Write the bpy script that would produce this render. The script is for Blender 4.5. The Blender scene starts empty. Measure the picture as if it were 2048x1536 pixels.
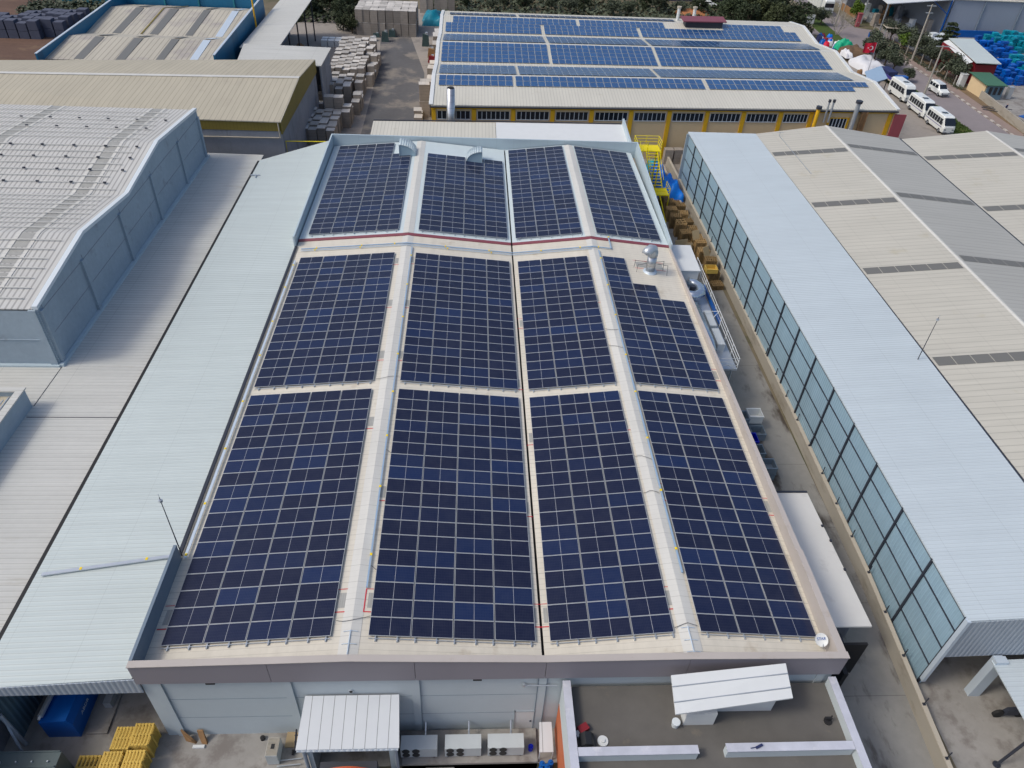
import bpy, math, random
from mathutils import Vector, Matrix
random.seed(7)
R = math.radians
scene = bpy.context.scene
COL = scene.collection

# ------------------------------------------------------------------ camera
cam_d = bpy.data.cameras.new('camera')
cam = bpy.data.objects.new('camera', cam_d)
COL.objects.link(cam)
scene.camera = cam
_p, _y, _r = 0.69220, 0.07396, 0.05559
_f = Vector((math.sin(_y)*math.cos(_p), math.cos(_y)*math.cos(_p), -math.sin(_p)))
_rt = Vector((math.cos(_y), -math.sin(_y), 0))
_up = _rt.cross(_f)
_R0 = math.cos(_r)*_rt + math.sin(_r)*_up
_U0 = -math.sin(_r)*_rt + math.cos(_r)*_up
cam.matrix_world = Matrix((( _R0.x, _U0.x, -_f.x, -2.831), (_R0.y, _U0.y, -_f.y, -20.294), (_R0.z, _U0.z, -_f.z, 40.233), (0, 0, 0, 1)))
cam_d.sensor_width = 36.0
cam_d.lens = 36.0*1465.98/2048
cam_d.clip_start = 0.5
cam_d.clip_end = 1500

# ------------------------------------------------------------------ sky, sun, exposure
SUN_EL, SUN_AZ = 50.0, -104.0      # azimuth measured from +Y towards +X
world = bpy.data.worlds.new("World")
scene.world = world
world.use_nodes = True
wn = world.node_tree.nodes
sky = wn.new('ShaderNodeTexSky')
sky.sky_type = 'NISHITA'
sky.sun_disc = False
sky.sun_elevation = R(SUN_EL)
sky.sun_rotation = R(SUN_AZ)
sky.air_density = 1.0
sky.dust_density = 4.0
sky.ozone_density = 1.5
world.node_tree.links.new(sky.outputs[0], wn['Background'].inputs[0])
wn['Background'].inputs[1].default_value = 0.15
sun_d = bpy.data.lights.new('sun', 'SUN')
sun_d.energy = 1.35
sun_d.angle = R(12)
sun_d.color = (1.0, 0.955, 0.84)
sun = bpy.data.objects.new('sun', sun_d)
COL.objects.link(sun)
_sd = Vector((math.sin(R(SUN_AZ))*math.cos(R(SUN_EL)), math.cos(R(SUN_AZ))*math.cos(R(SUN_EL)), math.sin(R(SUN_EL))))
sun.rotation_euler = _sd.to_track_quat('Z', 'Y').to_euler()
sun.location = (0, 0, 80)
scene.view_settings.view_transform = 'Standard'
scene.view_settings.look = 'None'
scene.view_settings.exposure = 0.08
scene.view_settings.gamma = 1.0

# ------------------------------------------------------------------ helpers
class MB:
    def __init__(s): s.v = []; s.f = []; s.m = []; s.uv = {}
    def quad(s, *p, m=0, uv=None):
        i = len(s.v); s.v += [tuple(q) for q in p]; s.f.append(tuple(range(i, i+len(p)))); s.m.append(m)
        if uv: s.uv[len(s.f)-1] = uv
        return s
    def hexa(s, b, t, m=0):
        i = len(s.v); s.v += [tuple(q) for q in b] + [tuple(q) for q in t]
        for a in ((3,2,1,0), (4,5,6,7), (0,1,5,4), (1,2,6,5), (2,3,7,6), (3,0,4,7)):
            s.f.append(tuple(i+k for k in a)); s.m.append(m)
        return s
    def box(s, x0, x1, y0, y1, z0, z1, m=0):
        return s.hexa([(x0,y0,z0),(x1,y0,z0),(x1,y1,z0),(x0,y1,z0)], [(x0,y0,z1),(x1,y0,z1),(x1,y1,z1),(x0,y1,z1)], m)
    def rbox(s, cx, cy, w, d, z0, z1, a=0, m=0):
        c, n = math.cos(a), math.sin(a)
        q = [(cx+x*c-y*n, cy+x*n+y*c) for x, y in ((-w/2,-d/2),(w/2,-d/2),(w/2,d/2),(-w/2,d/2))]
        return s.hexa([(x,y,z0) for x,y in q], [(x,y,z1) for x,y in q], m)
    def slab(s, pts, t, m=0):                       # 4 top points, thickness downwards
        return s.hexa([(x,y,z-t) for x,y,z in pts], pts, m)
    def prism(s, prof, ax, a0, a1, m=0, caps=True): # closed profile in the other two axes
        n = len(prof); i = len(s.v)
        def P(u, w, a): return (a,u,w) if ax == 'x' else ((u,a,w) if ax == 'y' else (u,w,a))
        s.v += [P(u,w,a0) for u,w in prof] + [P(u,w,a1) for u,w in prof]
        for k in range(n):
            j = (k+1) % n; s.f.append((i+k, i+j, i+n+j, i+n+k)); s.m.append(m)
        if caps:
            s.f.append(tuple(i+k for k in range(n-1,-1,-1))); s.m.append(m)
            s.f.append(tuple(i+n+k for k in range(n))); s.m.append(m)
        return s
    def tube(s, pts, r, n=8, m=0, r1=None):
        pts = [Vector(p) for p in pts]; rings = []
        for k, p in enumerate(pts):
            d = (pts[min(k+1,len(pts)-1)] - pts[max(k-1,0)]).normalized()
            u = d.cross(Vector((0,0,1)) if abs(d.z) < .9 else Vector((1,0,0))).normalized(); w = d.cross(u)
            rr = r if r1 is None else r+(r1-r)*k/(len(pts)-1)
            i = len(s.v); rings.append(i)
            for a in range(n):
                t = 2*math.pi*a/n; q = p + (u*math.cos(t)+w*math.sin(t))*rr; s.v.append(tuple(q))
        for a, b in zip(rings, rings[1:]):
            for k in range(n):
                j = (k+1) % n; s.f.append((a+k, a+j, b+j, b+k)); s.m.append(m)
        s.f.append(tuple(rings[0]+k for k in range(n-1,-1,-1))); s.m.append(m)
        s.f.append(tuple(rings[-1]+k for k in range(n))); s.m.append(m)
        return s
    def cyl(s, x, y, z0, z1, r, n=12, m=0, r1=None): return s.tube([(x,y,z0),(x,y,z1)], r, n, m, r1)
    def build(s, name, mats, parent=None, smooth=False):
        me = bpy.data.meshes.new(name)
        off = parent.location if parent is not None else (0,0,0)
        if parent is not None and parent.parent is not None: off = Vector(parent.location) + Vector(parent.parent.location)
        me.from_pydata([(a-off[0], b-off[1], c-off[2]) for a,b,c in s.v], [], s.f)
        if not isinstance(mats, (list, tuple)): mats = [mats]
        for mt in mats: me.materials.append(mt)
        if len(mats) > 1: me.polygons.foreach_set('material_index', s.m)
        if s.uv:
            ul = me.uv_layers.new(name='UVMap')
            for fi, uvs in s.uv.items():
                for li, c in zip(me.polygons[fi].loop_indices, uvs): ul.data[li].uv = c
        if smooth:
            me.polygons.foreach_set('use_smooth', [True]*len(me.polygons))
        me.update()
        o = bpy.data.objects.new(name, me); COL.objects.link(o)
        if parent is not None: o.parent = parent
        return o

def tag(o, label=None, cat=None, group=None, kind=None):
    if label: o['label'] = label
    if cat: o['category'] = cat
    if group: o['group'] = group
    if kind: o['kind'] = kind
    return o
def thing(name, label, cat, loc=(0,0,0), group=None):
    o = bpy.data.objects.new(name, None); COL.objects.link(o)
    o.location = loc; o.empty_display_size = .3
    return tag(o, label, cat, group)
def whole(name, mb, mats, label, cat, loc=(0,0,0), group=None, smooth=False):   # thing that is one mesh, local coords
    o = mb.build(name, mats, smooth=smooth); o.location = loc
    return tag(o, label, cat, group)
def struct(name, mb, mats): return tag(mb.build(name, mats), kind='structure')
def copy_tree(o, loc, rz=0, label=None, group=None, tilt=None):
    r = o.copy(); COL.objects.link(r); r.location = loc; r.rotation_euler = (0, 0, rz)
    if label: r['label'] = label
    if group: r['group'] = group
    for ch in o.children:
        c = ch.copy(); COL.objects.link(c); c.parent = r
        for g in ch.children:
            d = g.copy(); COL.objects.link(d); d.parent = c
    return r
ORD = ['zeroth','first','second','third','fourth','fifth','sixth','seventh','eighth','ninth','tenth','eleventh','twelfth','thirteenth','fourteenth','fifteenth','sixteenth','seventeenth','eighteenth','nineteenth','twentieth']

# ------------------------------------------------------------------ materials
def mat(name, col, rough=.6, metal=0.0, spec=.4, noise=(), lines=(), corr=None, stain=(), bump=None, coord='pos', rand=0.0, coat=0.0):
    """noise: (scale, amount) pairs; lines: (axis, pitch, width, factor); corr: (axis, pitch, depth);
       stain: (scale, threshold, colour, amount, (sx,sy,sz))"""
    m = bpy.data.materials.new(name); m.use_nodes = True
    nt = m.node_tree; N = nt.nodes; L = nt.links.new
    b = N['Principled BSDF']
    b.inputs['Roughness'].default_value = rough; b.inputs['Metallic'].default_value = metal
    b.inputs['Specular IOR Level'].default_value = spec
    if coat: b.inputs['Coat Weight'].default_value = coat; b.inputs['Coat Roughness'].default_value = .05
    if coord == 'pos': src = N.new('ShaderNodeNewGeometry').outputs['Position']
    else: src = N.new('ShaderNodeTexCoord').outputs['Object']
    sep = N.new('ShaderNodeSeparateXYZ'); L(src, sep.inputs[0])
    def mth(op, a, bb=None, clamp=False):
        n = N.new('ShaderNodeMath'); n.operation = op; n.use_clamp = clamp
        for i, q in enumerate((a, bb)):
            if q is None: continue
            if isinstance(q, (int, float)): n.inputs[i].default_value = q
            else: L(q, n.inputs[i])
        return n.outputs[0]
    rgb = N.new('ShaderNodeRGB'); rgb.outputs[0].default_value = (*col, 1); cur = rgb.outputs[0]
    def mult(cur, fac):
        vm = N.new('ShaderNodeVectorMath'); vm.operation = 'SCALE'; L(cur, vm.inputs[0])
        if isinstance(fac, (int, float)): vm.inputs['Scale'].default_value = fac
        else: L(fac, vm.inputs['Scale'])
        return vm.outputs[0]
    if rand:
        oi = N.new('ShaderNodeObjectInfo')
        cur = mult(cur, mth('MULTIPLY_ADD', oi.outputs['Random'], 2*rand)); nn = cur.node.inputs['Scale'].links[0].from_node
        nn.inputs[2].default_value = 1-rand
    for sc, am in noise:
        v = src
        if isinstance(sc, tuple):
            mp = N.new('ShaderNodeMapping'); L(src, mp.inputs[0]); mp.inputs['Scale'].default_value = sc; v = mp.outputs[0]; scv = 1.0
        else: scv = sc
        nz = N.new('ShaderNodeTexNoise'); L(v, nz.inputs['Vector']); nz.inputs['Scale'].default_value = scv; nz.inputs['Detail'].default_value = 5; nz.inputs['Roughness'].default_value = .6
        f = mth('MULTIPLY_ADD', nz.outputs[0], 4*am); f.node.inputs[2].default_value = 1-2*am
        cur = mult(cur, f)
    for st in stain:
        sc, th, scol, am = st[:4]
        v = src
        if len(st) > 4:
            mp = N.new('ShaderNodeMapping'); L(src, mp.inputs[0]); mp.inputs['Scale'].default_value = st[4]; v = mp.outputs[0]
        nz = N.new('ShaderNodeTexNoise'); L(v, nz.inputs['Vector']); nz.inputs['Scale'].default_value = sc; nz.inputs['Detail'].default_value = 6; nz.inputs['Roughness'].default_value = .65
        f = mth('MULTIPLY', mth('SUBTRACT', nz.outputs[0], th), 9.0, True)
        f = mth('MULTIPLY', f, am)
        mx = N.new('ShaderNodeMix'); mx.data_type = 'RGBA'; L(f, mx.inputs['Factor']); L(cur, mx.inputs['A']); mx.inputs['B'].default_value = (*scol, 1)
        cur = mx.outputs['Result']
    for ax, pitch, width, fac in lines:
        a = sep.outputs['XYZ'.index(ax.upper())]
        fr = mth('FRACT', mth('DIVIDE', a, pitch))
        k = mth('LESS_THAN', fr, width/pitch)
        f = mth('MULTIPLY_ADD', k, fac-1); f.node.inputs[2].default_value = 1.0
        cur = mult(cur, f)
    L(cur, b.inputs['Base Color'])
    hgt = None
    if corr:
        ax, pitch, depth = corr
        a = sep.outputs['XYZ'.index(ax.upper())]
        hgt = mth('MULTIPLY', mth('SINE', mth('MULTIPLY', a, 2*math.pi/pitch)), depth)
    if bump:
        nz = N.new('ShaderNodeTexNoise'); L(src, nz.inputs['Vector']); nz.inputs['Scale'].default_value = bump[0]; nz.inputs['Detail'].default_value = 4
        h2 = mth('MULTIPLY', nz.outputs[0], bump[1]); hgt = h2 if hgt is None else mth('ADD', hgt, h2)
    if hgt is not None:
        bp = N.new('ShaderNodeBump'); bp.inputs['Distance'].default_value = 1.0; bp.inputs['Strength'].default_value = 1.0
        L(hgt, bp.inputs['Height']); L(bp.outputs[0], b.inputs['Normal'])
    return m

def panel_mat(name, base, tint, nu, nv, mid, cellline):
    m = bpy.data.materials.new(name); m.use_nodes = True
    nt = m.node_tree; N = nt.nodes; L = nt.links.new; b = N['Principled BSDF']
    b.inputs['Roughness'].default_value = .14; b.inputs['Specular IOR Level'].default_value = .32 if mid else .9
    uv = N.new('ShaderNodeUVMap'); sp = N.new('ShaderNodeSeparateXYZ'); L(uv.outputs[0], sp.inputs[0])
    def mth(op, a, bb=None, c=None):
        n = N.new('ShaderNodeMath'); n.operation = op
        for i, q in enumerate((a, bb, c)):
            if q is None: continue
            if isinstance(q, (int, float)): n.inputs[i].default_value = q
            else: L(q, n.inputs[i])
        return n.outputs[0]
    u, v = sp.outputs[0], sp.outputs[1]
    fl = N.new('ShaderNodeVectorMath'); fl.operation = 'FLOOR'; L(uv.outputs[0], fl.inputs[0])
    oi = N.new('ShaderNodeObjectInfo')
    ad = N.new('ShaderNodeVectorMath'); ad.operation = 'ADD'; L(fl.outputs[0], ad.inputs[0])
    cx = N.new('ShaderNodeCombineXYZ'); L(mth('MULTIPLY', oi.outputs['Random'], 91.7), cx.inputs[0]); L(cx.outputs[0], ad.inputs[1])
    wnz = N.new('ShaderNodeTexWhiteNoise'); wnz.noise_dimensions = '3D'; L(ad.outputs[0], wnz.inputs[0])
    mx = N.new('ShaderNodeMix'); mx.data_type = 'RGBA'; L(mth('POWER', wnz.outputs[0], 3.0), mx.inputs['Factor'])
    mx.inputs['A'].default_value = (*base, 1); mx.inputs['B'].default_value = (*tint, 1)
    cu = mth('FRACT', mth('MULTIPLY', u, nu)); cv = mth('FRACT', mth('MULTIPLY', v, nv))
    def near(x, w): return mth('GREATER_THAN', mth('ABSOLUTE', mth('SUBTRACT', x, .5)), .5-w)
    g = mth('MAXIMUM', near(cu, .05), near(cv, .035))
    g = mth('MULTIPLY', g, cellline)
    m2 = N.new('ShaderNodeMix'); m2.data_type = 'RGBA'; L(g, m2.inputs['Factor']); L(mx.outputs['Result'], m2.inputs['A']); m2.inputs['B'].default_value = (.35, .38, .42, 1)
    out = m2.outputs['Result']
    if mid:
        md = mth('LESS_THAN', mth('ABSOLUTE', mth('SUBTRACT', mth('FRACT', u), .5)), mid)
        m3 = N.new('ShaderNodeMix'); m3.data_type = 'RGBA'; L(md, m3.inputs['Factor']); L(out, m3.inputs['A']); m3.inputs['B'].default_value = (.5, .52, .55, 1)
        out = m3.outputs['Result']
    ge = N.new('ShaderNodeNewGeometry'); nz = N.new('ShaderNodeTexNoise'); L(ge.outputs['Position'], nz.inputs['Vector']); nz.inputs['Scale'].default_value = .16; nz.inputs['Detail'].default_value = 6; nz.inputs['Roughness'].default_value = .7
    nz2 = N.new('ShaderNodeTexNoise'); L(ge.outputs['Position'], nz2.inputs['Vector']); nz2.inputs['Scale'].default_value = 2.2; nz2.inputs['Detail'].default_value = 5
    dust = N.new('ShaderNodeMix'); dust.data_type = 'RGBA'; dk_ = mth('MULTIPLY', mth('MULTIPLY', nz.outputs[0], nz2.outputs[0]), .09); L(dk_, dust.inputs['Factor']); L(out, dust.inputs['A']); dust.inputs['B'].default_value = (.32, .33, .34, 1)
    L(dust.outputs['Result'], b.inputs['Base Color']); L(mth('MULTIPLY_ADD', nz2.outputs[0], .22, .06), b.inputs['Roughness'])
    return m

white = (.62, .64, .64)
MT = dict(
 roof_beige = mat('beige ribbed roof sheet', (.60,.565,.485), .5, noise=((.08,.05),((1.5,.15,1),.07),(3,.04)), lines=(('y',.353,.028,.80),('y',1.06,.03,.8)), stain=((.5,.60,(.36,.29,.2),.45),)),
 roof_white = mat('white ribbed roof sheet', (.54,.62,.64), .42, noise=((.08,.03),((1.5,.2,1),.04)), lines=(('y',.353,.028,.86),)),
 lean_white = mat('white corrugated sheet', (.49,.55,.545), .42, noise=((.05,.04),((.07,1.6,1),.055),(.6,.02)), stain=((9,.70,(.25,.24,.22),.6),((.9),.66,(.42,.42,.38),.5,(.15,2.2,1))), lines=(('y',.30,.05,.80),('x',3.7,.03,.86)), corr=('y',.30,.006)),
 lean_beige = mat('dusty corrugated sheet', (.50,.505,.48), .6, noise=((.05,.07),((.08,1.8,1),.08),(2,.03)), stain=((.5,.62,(.36,.33,.27),.5,(.3,1.6,1)),(7,.70,(.15,.14,.12),.6)), lines=(('y',.36,.06,.78),('x',5.3,.04,.82)), corr=('y',.36,.006)),
 blue_white = mat('pale blue corrugated sheet', (.465,.53,.57), .4, noise=((.05,.04),((.07,1.6,1),.045),(.6,.02)), stain=((8,.71,(.25,.24,.22),.6),((.9),.67,(.38,.40,.40),.4,(.15,2.2,1))), lines=(('y',.27,.045,.84),('x',4.1,.035,.86)), corr=('y',.27,.005)),
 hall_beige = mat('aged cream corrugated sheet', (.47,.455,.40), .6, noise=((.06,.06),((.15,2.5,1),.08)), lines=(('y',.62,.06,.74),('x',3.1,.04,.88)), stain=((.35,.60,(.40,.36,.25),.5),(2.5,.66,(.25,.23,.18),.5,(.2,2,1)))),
 wall_blue = mat('blue grey corrugated cladding', (.27,.40,.49), .35, noise=((.06,.08),((.3,1.2,.15),.08)), stain=((.8,.63,(.16,.2,.22),.5,(1,1,.3)),), lines=(('y',.27,.05,.86),), corr=('y',.27,.008)),
 skirt_blue = mat('grey blue corrugated fascia', (.34,.39,.45), .5, noise=((.3,.04),), lines=(('x',.27,.07,.82),), corr=('x',.27,.012)),
 skirt_dark = mat('dark blue corrugated cladding', (.12,.2,.26), .5, noise=((.3,.06),), lines=(('y',.3,.1,.7),), corr=('y',.3,.015)),
 gold_roof = mat('khaki corrugated roof', (.42,.385,.30), .6, noise=((.05,.07),((1.5,.12,1),.08)), lines=(('x',.62,.09,.74),), stain=((.3,.6,(.34,.3,.24),.4),)),
 saw_roof = mat('pale ribbed roof with worn sheets', (.44,.41,.34), .6, noise=((.08,.08),((1.2,.1,1),.1)), lines=(('x',.75,.13,.62),), stain=((.12,.52,(.28,.25,.25),.6),)),
 yel_roof = mat('cream ribbed roof sheet', (.54,.525,.46), .5, noise=((.06,.05),((1.4,.1,1),.06)), stain=((.6,.62,(.38,.33,.24),.4),), lines=(('x',.42,.08,.80),)),
 conc_roof = mat('grey fibre cement roof', (.50,.50,.485), .7, noise=((.1,.05),((1.6,.2,1),.08)), lines=(('x',.42,.13,.62),)),
 concrete = mat('precast concrete', (.30,.37,.43), .8, noise=((.25,.1),(2.5,.06)), stain=((.6,.6,(.17,.18,.19),.5),), bump=(6,.01)),
 concrete_dark = mat('stained concrete', (.22,.24,.28), .85, noise=((.3,.14),(3,.06)), stain=((.5,.55,(.12,.12,.14),.6,(1.5,1.5,.4)),)),
 wall_white = mat('pale grey precast wall', (.46,.52,.555), .7, noise=((.2,.04),(2,.02)), stain=((.4,.66,(.2,.19,.18),.35,(1,1,.5)),)),
 purple = mat('mauve grey parapet cladding', (.25,.235,.265), .55, noise=((.3,.04),)),
 parapet_in = mat('grey parapet sheet', (.155,.205,.26), .5, noise=((.4,.05),)),
 parapet_blue = mat('pale blue parapet sheet', (.42,.51,.56), .45, noise=((.4,.03),), lines=(('x',2.0,.02,.8),)),
 parapet_beige = mat('beige parapet sheet', (.42,.385,.36), .6, noise=((.4,.06),), stain=((.7,.58,(.3,.25,.18),.4),)),
 red_flash = mat('dark red flashing', (.20,.055,.075), .5, noise=((1,.06),)),
 red_tape = mat('red marking tape', (.55,.03,.05), .5),
 dark = mat('black rubber seam', (.015,.015,.017), .7),
 darkmetal = mat('dark steel section', (.03,.035,.05), .5, noise=((1,.1),)),
 steel = mat('galvanised steel', (.50,.54,.58), .35, .6, noise=((3,.06),)),
 duct = mat('rolled metal duct', (.55,.6,.66), .22, .85, noise=((2,.08),), lines=(('y',.9,.03,.7),)),
 duct_z = mat('rolled metal chimney', (.5,.52,.55), .3, .85, noise=((1.5,.14),), lines=(('z',.8,.04,.6),)),
 alu = mat('anodised aluminium frame', (.54,.56,.57), .35, .3),
 white = mat('white painted sheet', (.62,.645,.65), .45, noise=((1,.03),)),
 white_rib = mat('white standing seam panel', (.55,.58,.61), .4, noise=((.7,.03),), lines=(('x',.56,.03,.35),), stain=((1.0,.64,(.4,.38,.34),.4),)),
 lean_flat = mat('dusty white membrane roof', (.62,.61,.58), .55, noise=((.3,.04),(2,.02)), stain=((.6,.60,(.42,.40,.38),.5),)),
 tray = mat('painted cable tray', (.30,.42,.56), .45, .2, noise=((2,.04),)),
 tray_l = mat('light cable tray cover', (.52,.60,.68), .45, .2),
 yellow_tag = mat('yellow warning tag', (.85,.62,.0), .5),
 patch = mat('grey translucent skylight', (.155,.155,.145), .5, lines=(('x',.12,.03,.8),)),
 ridge = mat('white ridge cap sheet', (.57,.565,.53), .45, noise=((.5,.05),((.6,.1,1),.07)), lines=(('y',1.06,.025,.75),('y',.353,.02,.88))),
 asphalt = mat('worn asphalt', (.10,.10,.105), .9, noise=((.12,.14),(1.6,.08),((.25,.02,1),.12)), stain=((.16,.50,(.24,.215,.185),.8),(1.2,.62,(.05,.05,.05),.5)), bump=(8,.01)),
 yardg = mat('dusty yard concrete', (.27,.245,.22), .9, noise=((.1,.12),(1.5,.08)), stain=((.25,.54,(.12,.11,.105),.5),), bump=(8,.01)),
 road = mat('pale asphalt road', (.225,.20,.205), .9, noise=((.08,.09),(1.2,.06)), stain=((.3,.6,(.14,.125,.125),.5),)),
 soil = mat('red brown soil', (.12,.07,.05), .95, noise=((.05,.2),((.04,.4,1),.22),(1.5,.12)), stain=((.12,.56,(.22,.15,.09),.6),), bump=(3,.03)),
 land = mat('dry ground', (.16,.135,.09), .95, noise=((.03,.2),(.4,.15)), stain=((.08,.5,(.05,.06,.025),.7),), bump=(2,.04)),
 grass = mat('grass verge', (.05,.085,.014), .95, noise=((.2,.25),(3,.2)), stain=((.3,.6,(.13,.1,.05),.7),), bump=(10,.03)),
 grass_dry = mat('dry verge earth', (.17,.12,.07), .95, noise=((.3,.2),(3,.15)), stain=((.3,.58,(.06,.055,.02),.7),)),
 pave = mat('brick pavement', (.26,.20,.175), .9, noise=((.3,.1),(4,.08)), lines=(('y',.6,.05,.85),)),
 alley = mat('alley concrete', (.235,.23,.215), .75, noise=((.2,.12),(2,.07)), lines=(('y',6.2,.04,.6),), stain=((.22,.52,(.06,.048,.038),1.0,(1.6,.6,1)),(.7,.63,(.13,.12,.11),.6))),
 court = mat('courtyard concrete', (.27,.26,.245), .85, noise=((.25,.14),(1.5,.1)), stain=((.55,.5,(.13,.11,.10),.6),)),
 patch_l = mat('dusty translucent skylight', (.34,.34,.32), .5, noise=((3,.1),), lines=(('x',.12,.03,.85),)),
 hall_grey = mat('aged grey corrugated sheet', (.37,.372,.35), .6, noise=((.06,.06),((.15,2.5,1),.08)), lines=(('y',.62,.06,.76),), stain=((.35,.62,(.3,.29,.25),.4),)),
 hood_face = mat('blue grey vent sheet', (.30,.42,.50), .4), clay = mat('orange clay', (.36,.15,.06), .9, noise=((1,.12),)),
 deck = mat('bitumen terrace deck', (.11,.105,.098), .85, noise=((.15,.1),(1.2,.08)), stain=((.8,.62,(.2,.17,.13),.45),)),
 marble = mat('pale marbled coping', (.47,.49,.56), .5, noise=((1.2,.12),), stain=((1.4,.56,(.62,.62,.66),.6),)),
 cream = mat('cream render', (.42,.38,.31), .8, noise=((.4,.06),), stain=((.5,.6,(.26,.22,.16),.5),)),
 lowwall = mat('rendered concrete retaining wall', (.32,.295,.25), .85, noise=((.3,.08),), stain=((.4,.56,(.18,.15,.11),.6,(1,.5,2)),)),
 yel_wall = mat('buff rendered wall', (.62,.48,.29), .8, noise=((.15,.05),(1.5,.03)), stain=((.25,.62,(.26,.19,.11),.4,(1,1,.4)),)),
 yellow = mat('ochre painted concrete', (.66,.38,.012), .7, noise=((.6,.07),)),
 gold = mat('mustard fascia cladding', (.19,.15,.03), .6, noise=((.4,.1),), lines=(('x',.4,.05,.8),('y',.4,.05,.8))),
 pinkwall = mat('dusty red end wall', (.30,.07,.085), .7, noise=((.6,.06),)),
 teal = mat('blue painted sheet', (.01,.14,.27), .5, noise=((.4,.08),), lines=(('x',.8,.03,.8),)),
 tealfar = mat('turquoise sheet wall', (.02,.2,.26), .5, noise=((.4,.1),), lines=(('x',.9,.12,.65),)),
 glass = mat('dark window glass', (.012,.017,.025), .12, spec=.6),
 frame = mat('white window frame', (.6,.65,.7), .5),
 brick = mat('orange brick', (.42,.12,.05), .8, noise=((1,.08),), lines=(('z',.5,.04,1.6),)),
 orange = mat('orange red shutter', (.5,.09,.03), .5),
 blue = mat('blue painted steel', (.0,.085,.36), .4, noise=((.8,.06),)),
 blue_tarp = mat('bright blue tarpaulin', (.0,.17,.68), .45, noise=((1.5,.1),), bump=(2,.06)),
 blue_bin = mat('blue plastic', (.0,.01,.42), .35),
 grey_bin = mat('grey blue plastic crate', (.17,.22,.27), .5, noise=((2,.08),)),
 pallet_y = mat('bright yellow pallet wood', (.60,.41,.09), .7, noise=((1.5,.1),), rand=.06),
 pallet = mat('weathered pallet wood', (.27,.175,.075), .8, noise=((2,.15),), rand=.3),
 plywood = mat('plywood sheet', (.38,.29,.17), .8, noise=((2,.08),), rand=.15),
 yel_steel = mat('yellow safety steel', (.72,.60,.0), .45, noise=((1,.05),)),
 bale_side = mat('grey brown bale side', (.27,.24,.21), .85, noise=((1.5,.12),), lines=(('z',.42,.03,.75),), rand=.22),
 bale_top = mat('dusty white bale top', (.47,.45,.42), .8, noise=((1.2,.1),), lines=(('x',.58,.03,.75),('y',.61,.03,.75)), rand=.26),
 rubble_black = mat('black plastic', (.02,.022,.025), .5),
 greengrey = mat('dark green machinery', (.045,.08,.08), .5, noise=((3,.2),)),
 white_tarp = mat('white sheeting', (.62,.63,.66), .6, noise=((.8,.05),), bump=(1.5,.08)),
 green_tarp = mat('green sheeting', (.0,.33,.18), .6, bump=(2,.05)),
 soilheap = mat('brown earth heap', (.12,.075,.045), .95, noise=((2,.2),), bump=(4,.08)),
 vehicle = mat('white vehicle paint', (.70,.73,.72), .25, spec=.5, coord='obj', coat=.5),
 tyre = mat('black tyre', (.015,.015,.016), .8),
 chrome = mat('grey trim', (.25,.27,.3), .4, .3),
 stripe = mat('violet stripe', (.06,.05,.25), .4),
 redwall = mat('dark red panel wall', (.20,.012,.02), .6),
 green_roof = mat('green roof sheet', (.05,.14,.085), .6, noise=((.8,.1),)),
 bluepile = mat('blue crate plastic', (.0,.09,.42), .45, noise=((1.5,.2),), rand=.35),
 tealpile = mat('turquoise crate plastic', (.0,.22,.32), .45, noise=((1.5,.2),), rand=.3),
 container = mat('dark green grey container paint', (.085,.115,.12), .45, noise=((.6,.08),)),
 hall_wall = mat('grey cladding wall', (.27,.31,.38), .6, noise=((.15,.05),), lines=(('x',1.0,.03,.9),)),
 timber = mat('brown timber', (.26,.15,.07), .8, noise=((2,.1),)),
 bark = mat('bark', (.11,.085,.06), .9, noise=((3,.15),)),
 leaf_olive = mat('olive leaves', (.060,.075,.045), .7, noise=((1.1,.35),(.35,.2)), rand=.15),
 leaf_dark = mat('dark evergreen leaves', (.030,.045,.018), .75, noise=((.9,.4),(.3,.25)), rand=.2),
 leaf_mid = mat('mid green leaves', (.052,.066,.026), .75, noise=((.9,.4),(.3,.3)), rand=.25),
 leaf_bright = mat('fresh green leaves', (.08,.14,.01), .7, noise=((1.2,.3),)),
 twig = mat('pale bare twigs', (.36,.33,.29), .85),
 pole = mat('weathered concrete pole', (.34,.32,.28), .85, noise=((1,.1),)),
 fanblack = mat('black fan grille', (.02,.022,.025), .5),
 acwhite = mat('white unit casing', (.46,.50,.52), .45, noise=((1.5,.04),), coord='obj'),
 bucket = mat('pale bucket plastic', (.6,.66,.7), .4),
 flagred = mat('red flag cloth', (.55,.01,.04), .6),
 flagwhite = mat('white flag emblem', (.8,.8,.8), .6),
 navy = mat('navy blue cloth', (.02,.03,.10), .7), skin = mat('skin', (.4,.25,.18), .6),
 panel = panel_mat('dark blue half cut cells', (.0050,.0080,.032), (.006,.018,.072), 24, 6, .0035, .05),
 panel_far = mat('far blue solar field', (.02,.07,.17), .2, lines=(('x',1.1,.09,3.2),('y',1.9,.1,2.2))),
 panel_b = panel_mat('blue polycrystalline cells', (.008,.062,.19), (.010,.078,.23), 6, 10, 0, .05),
)
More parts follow.
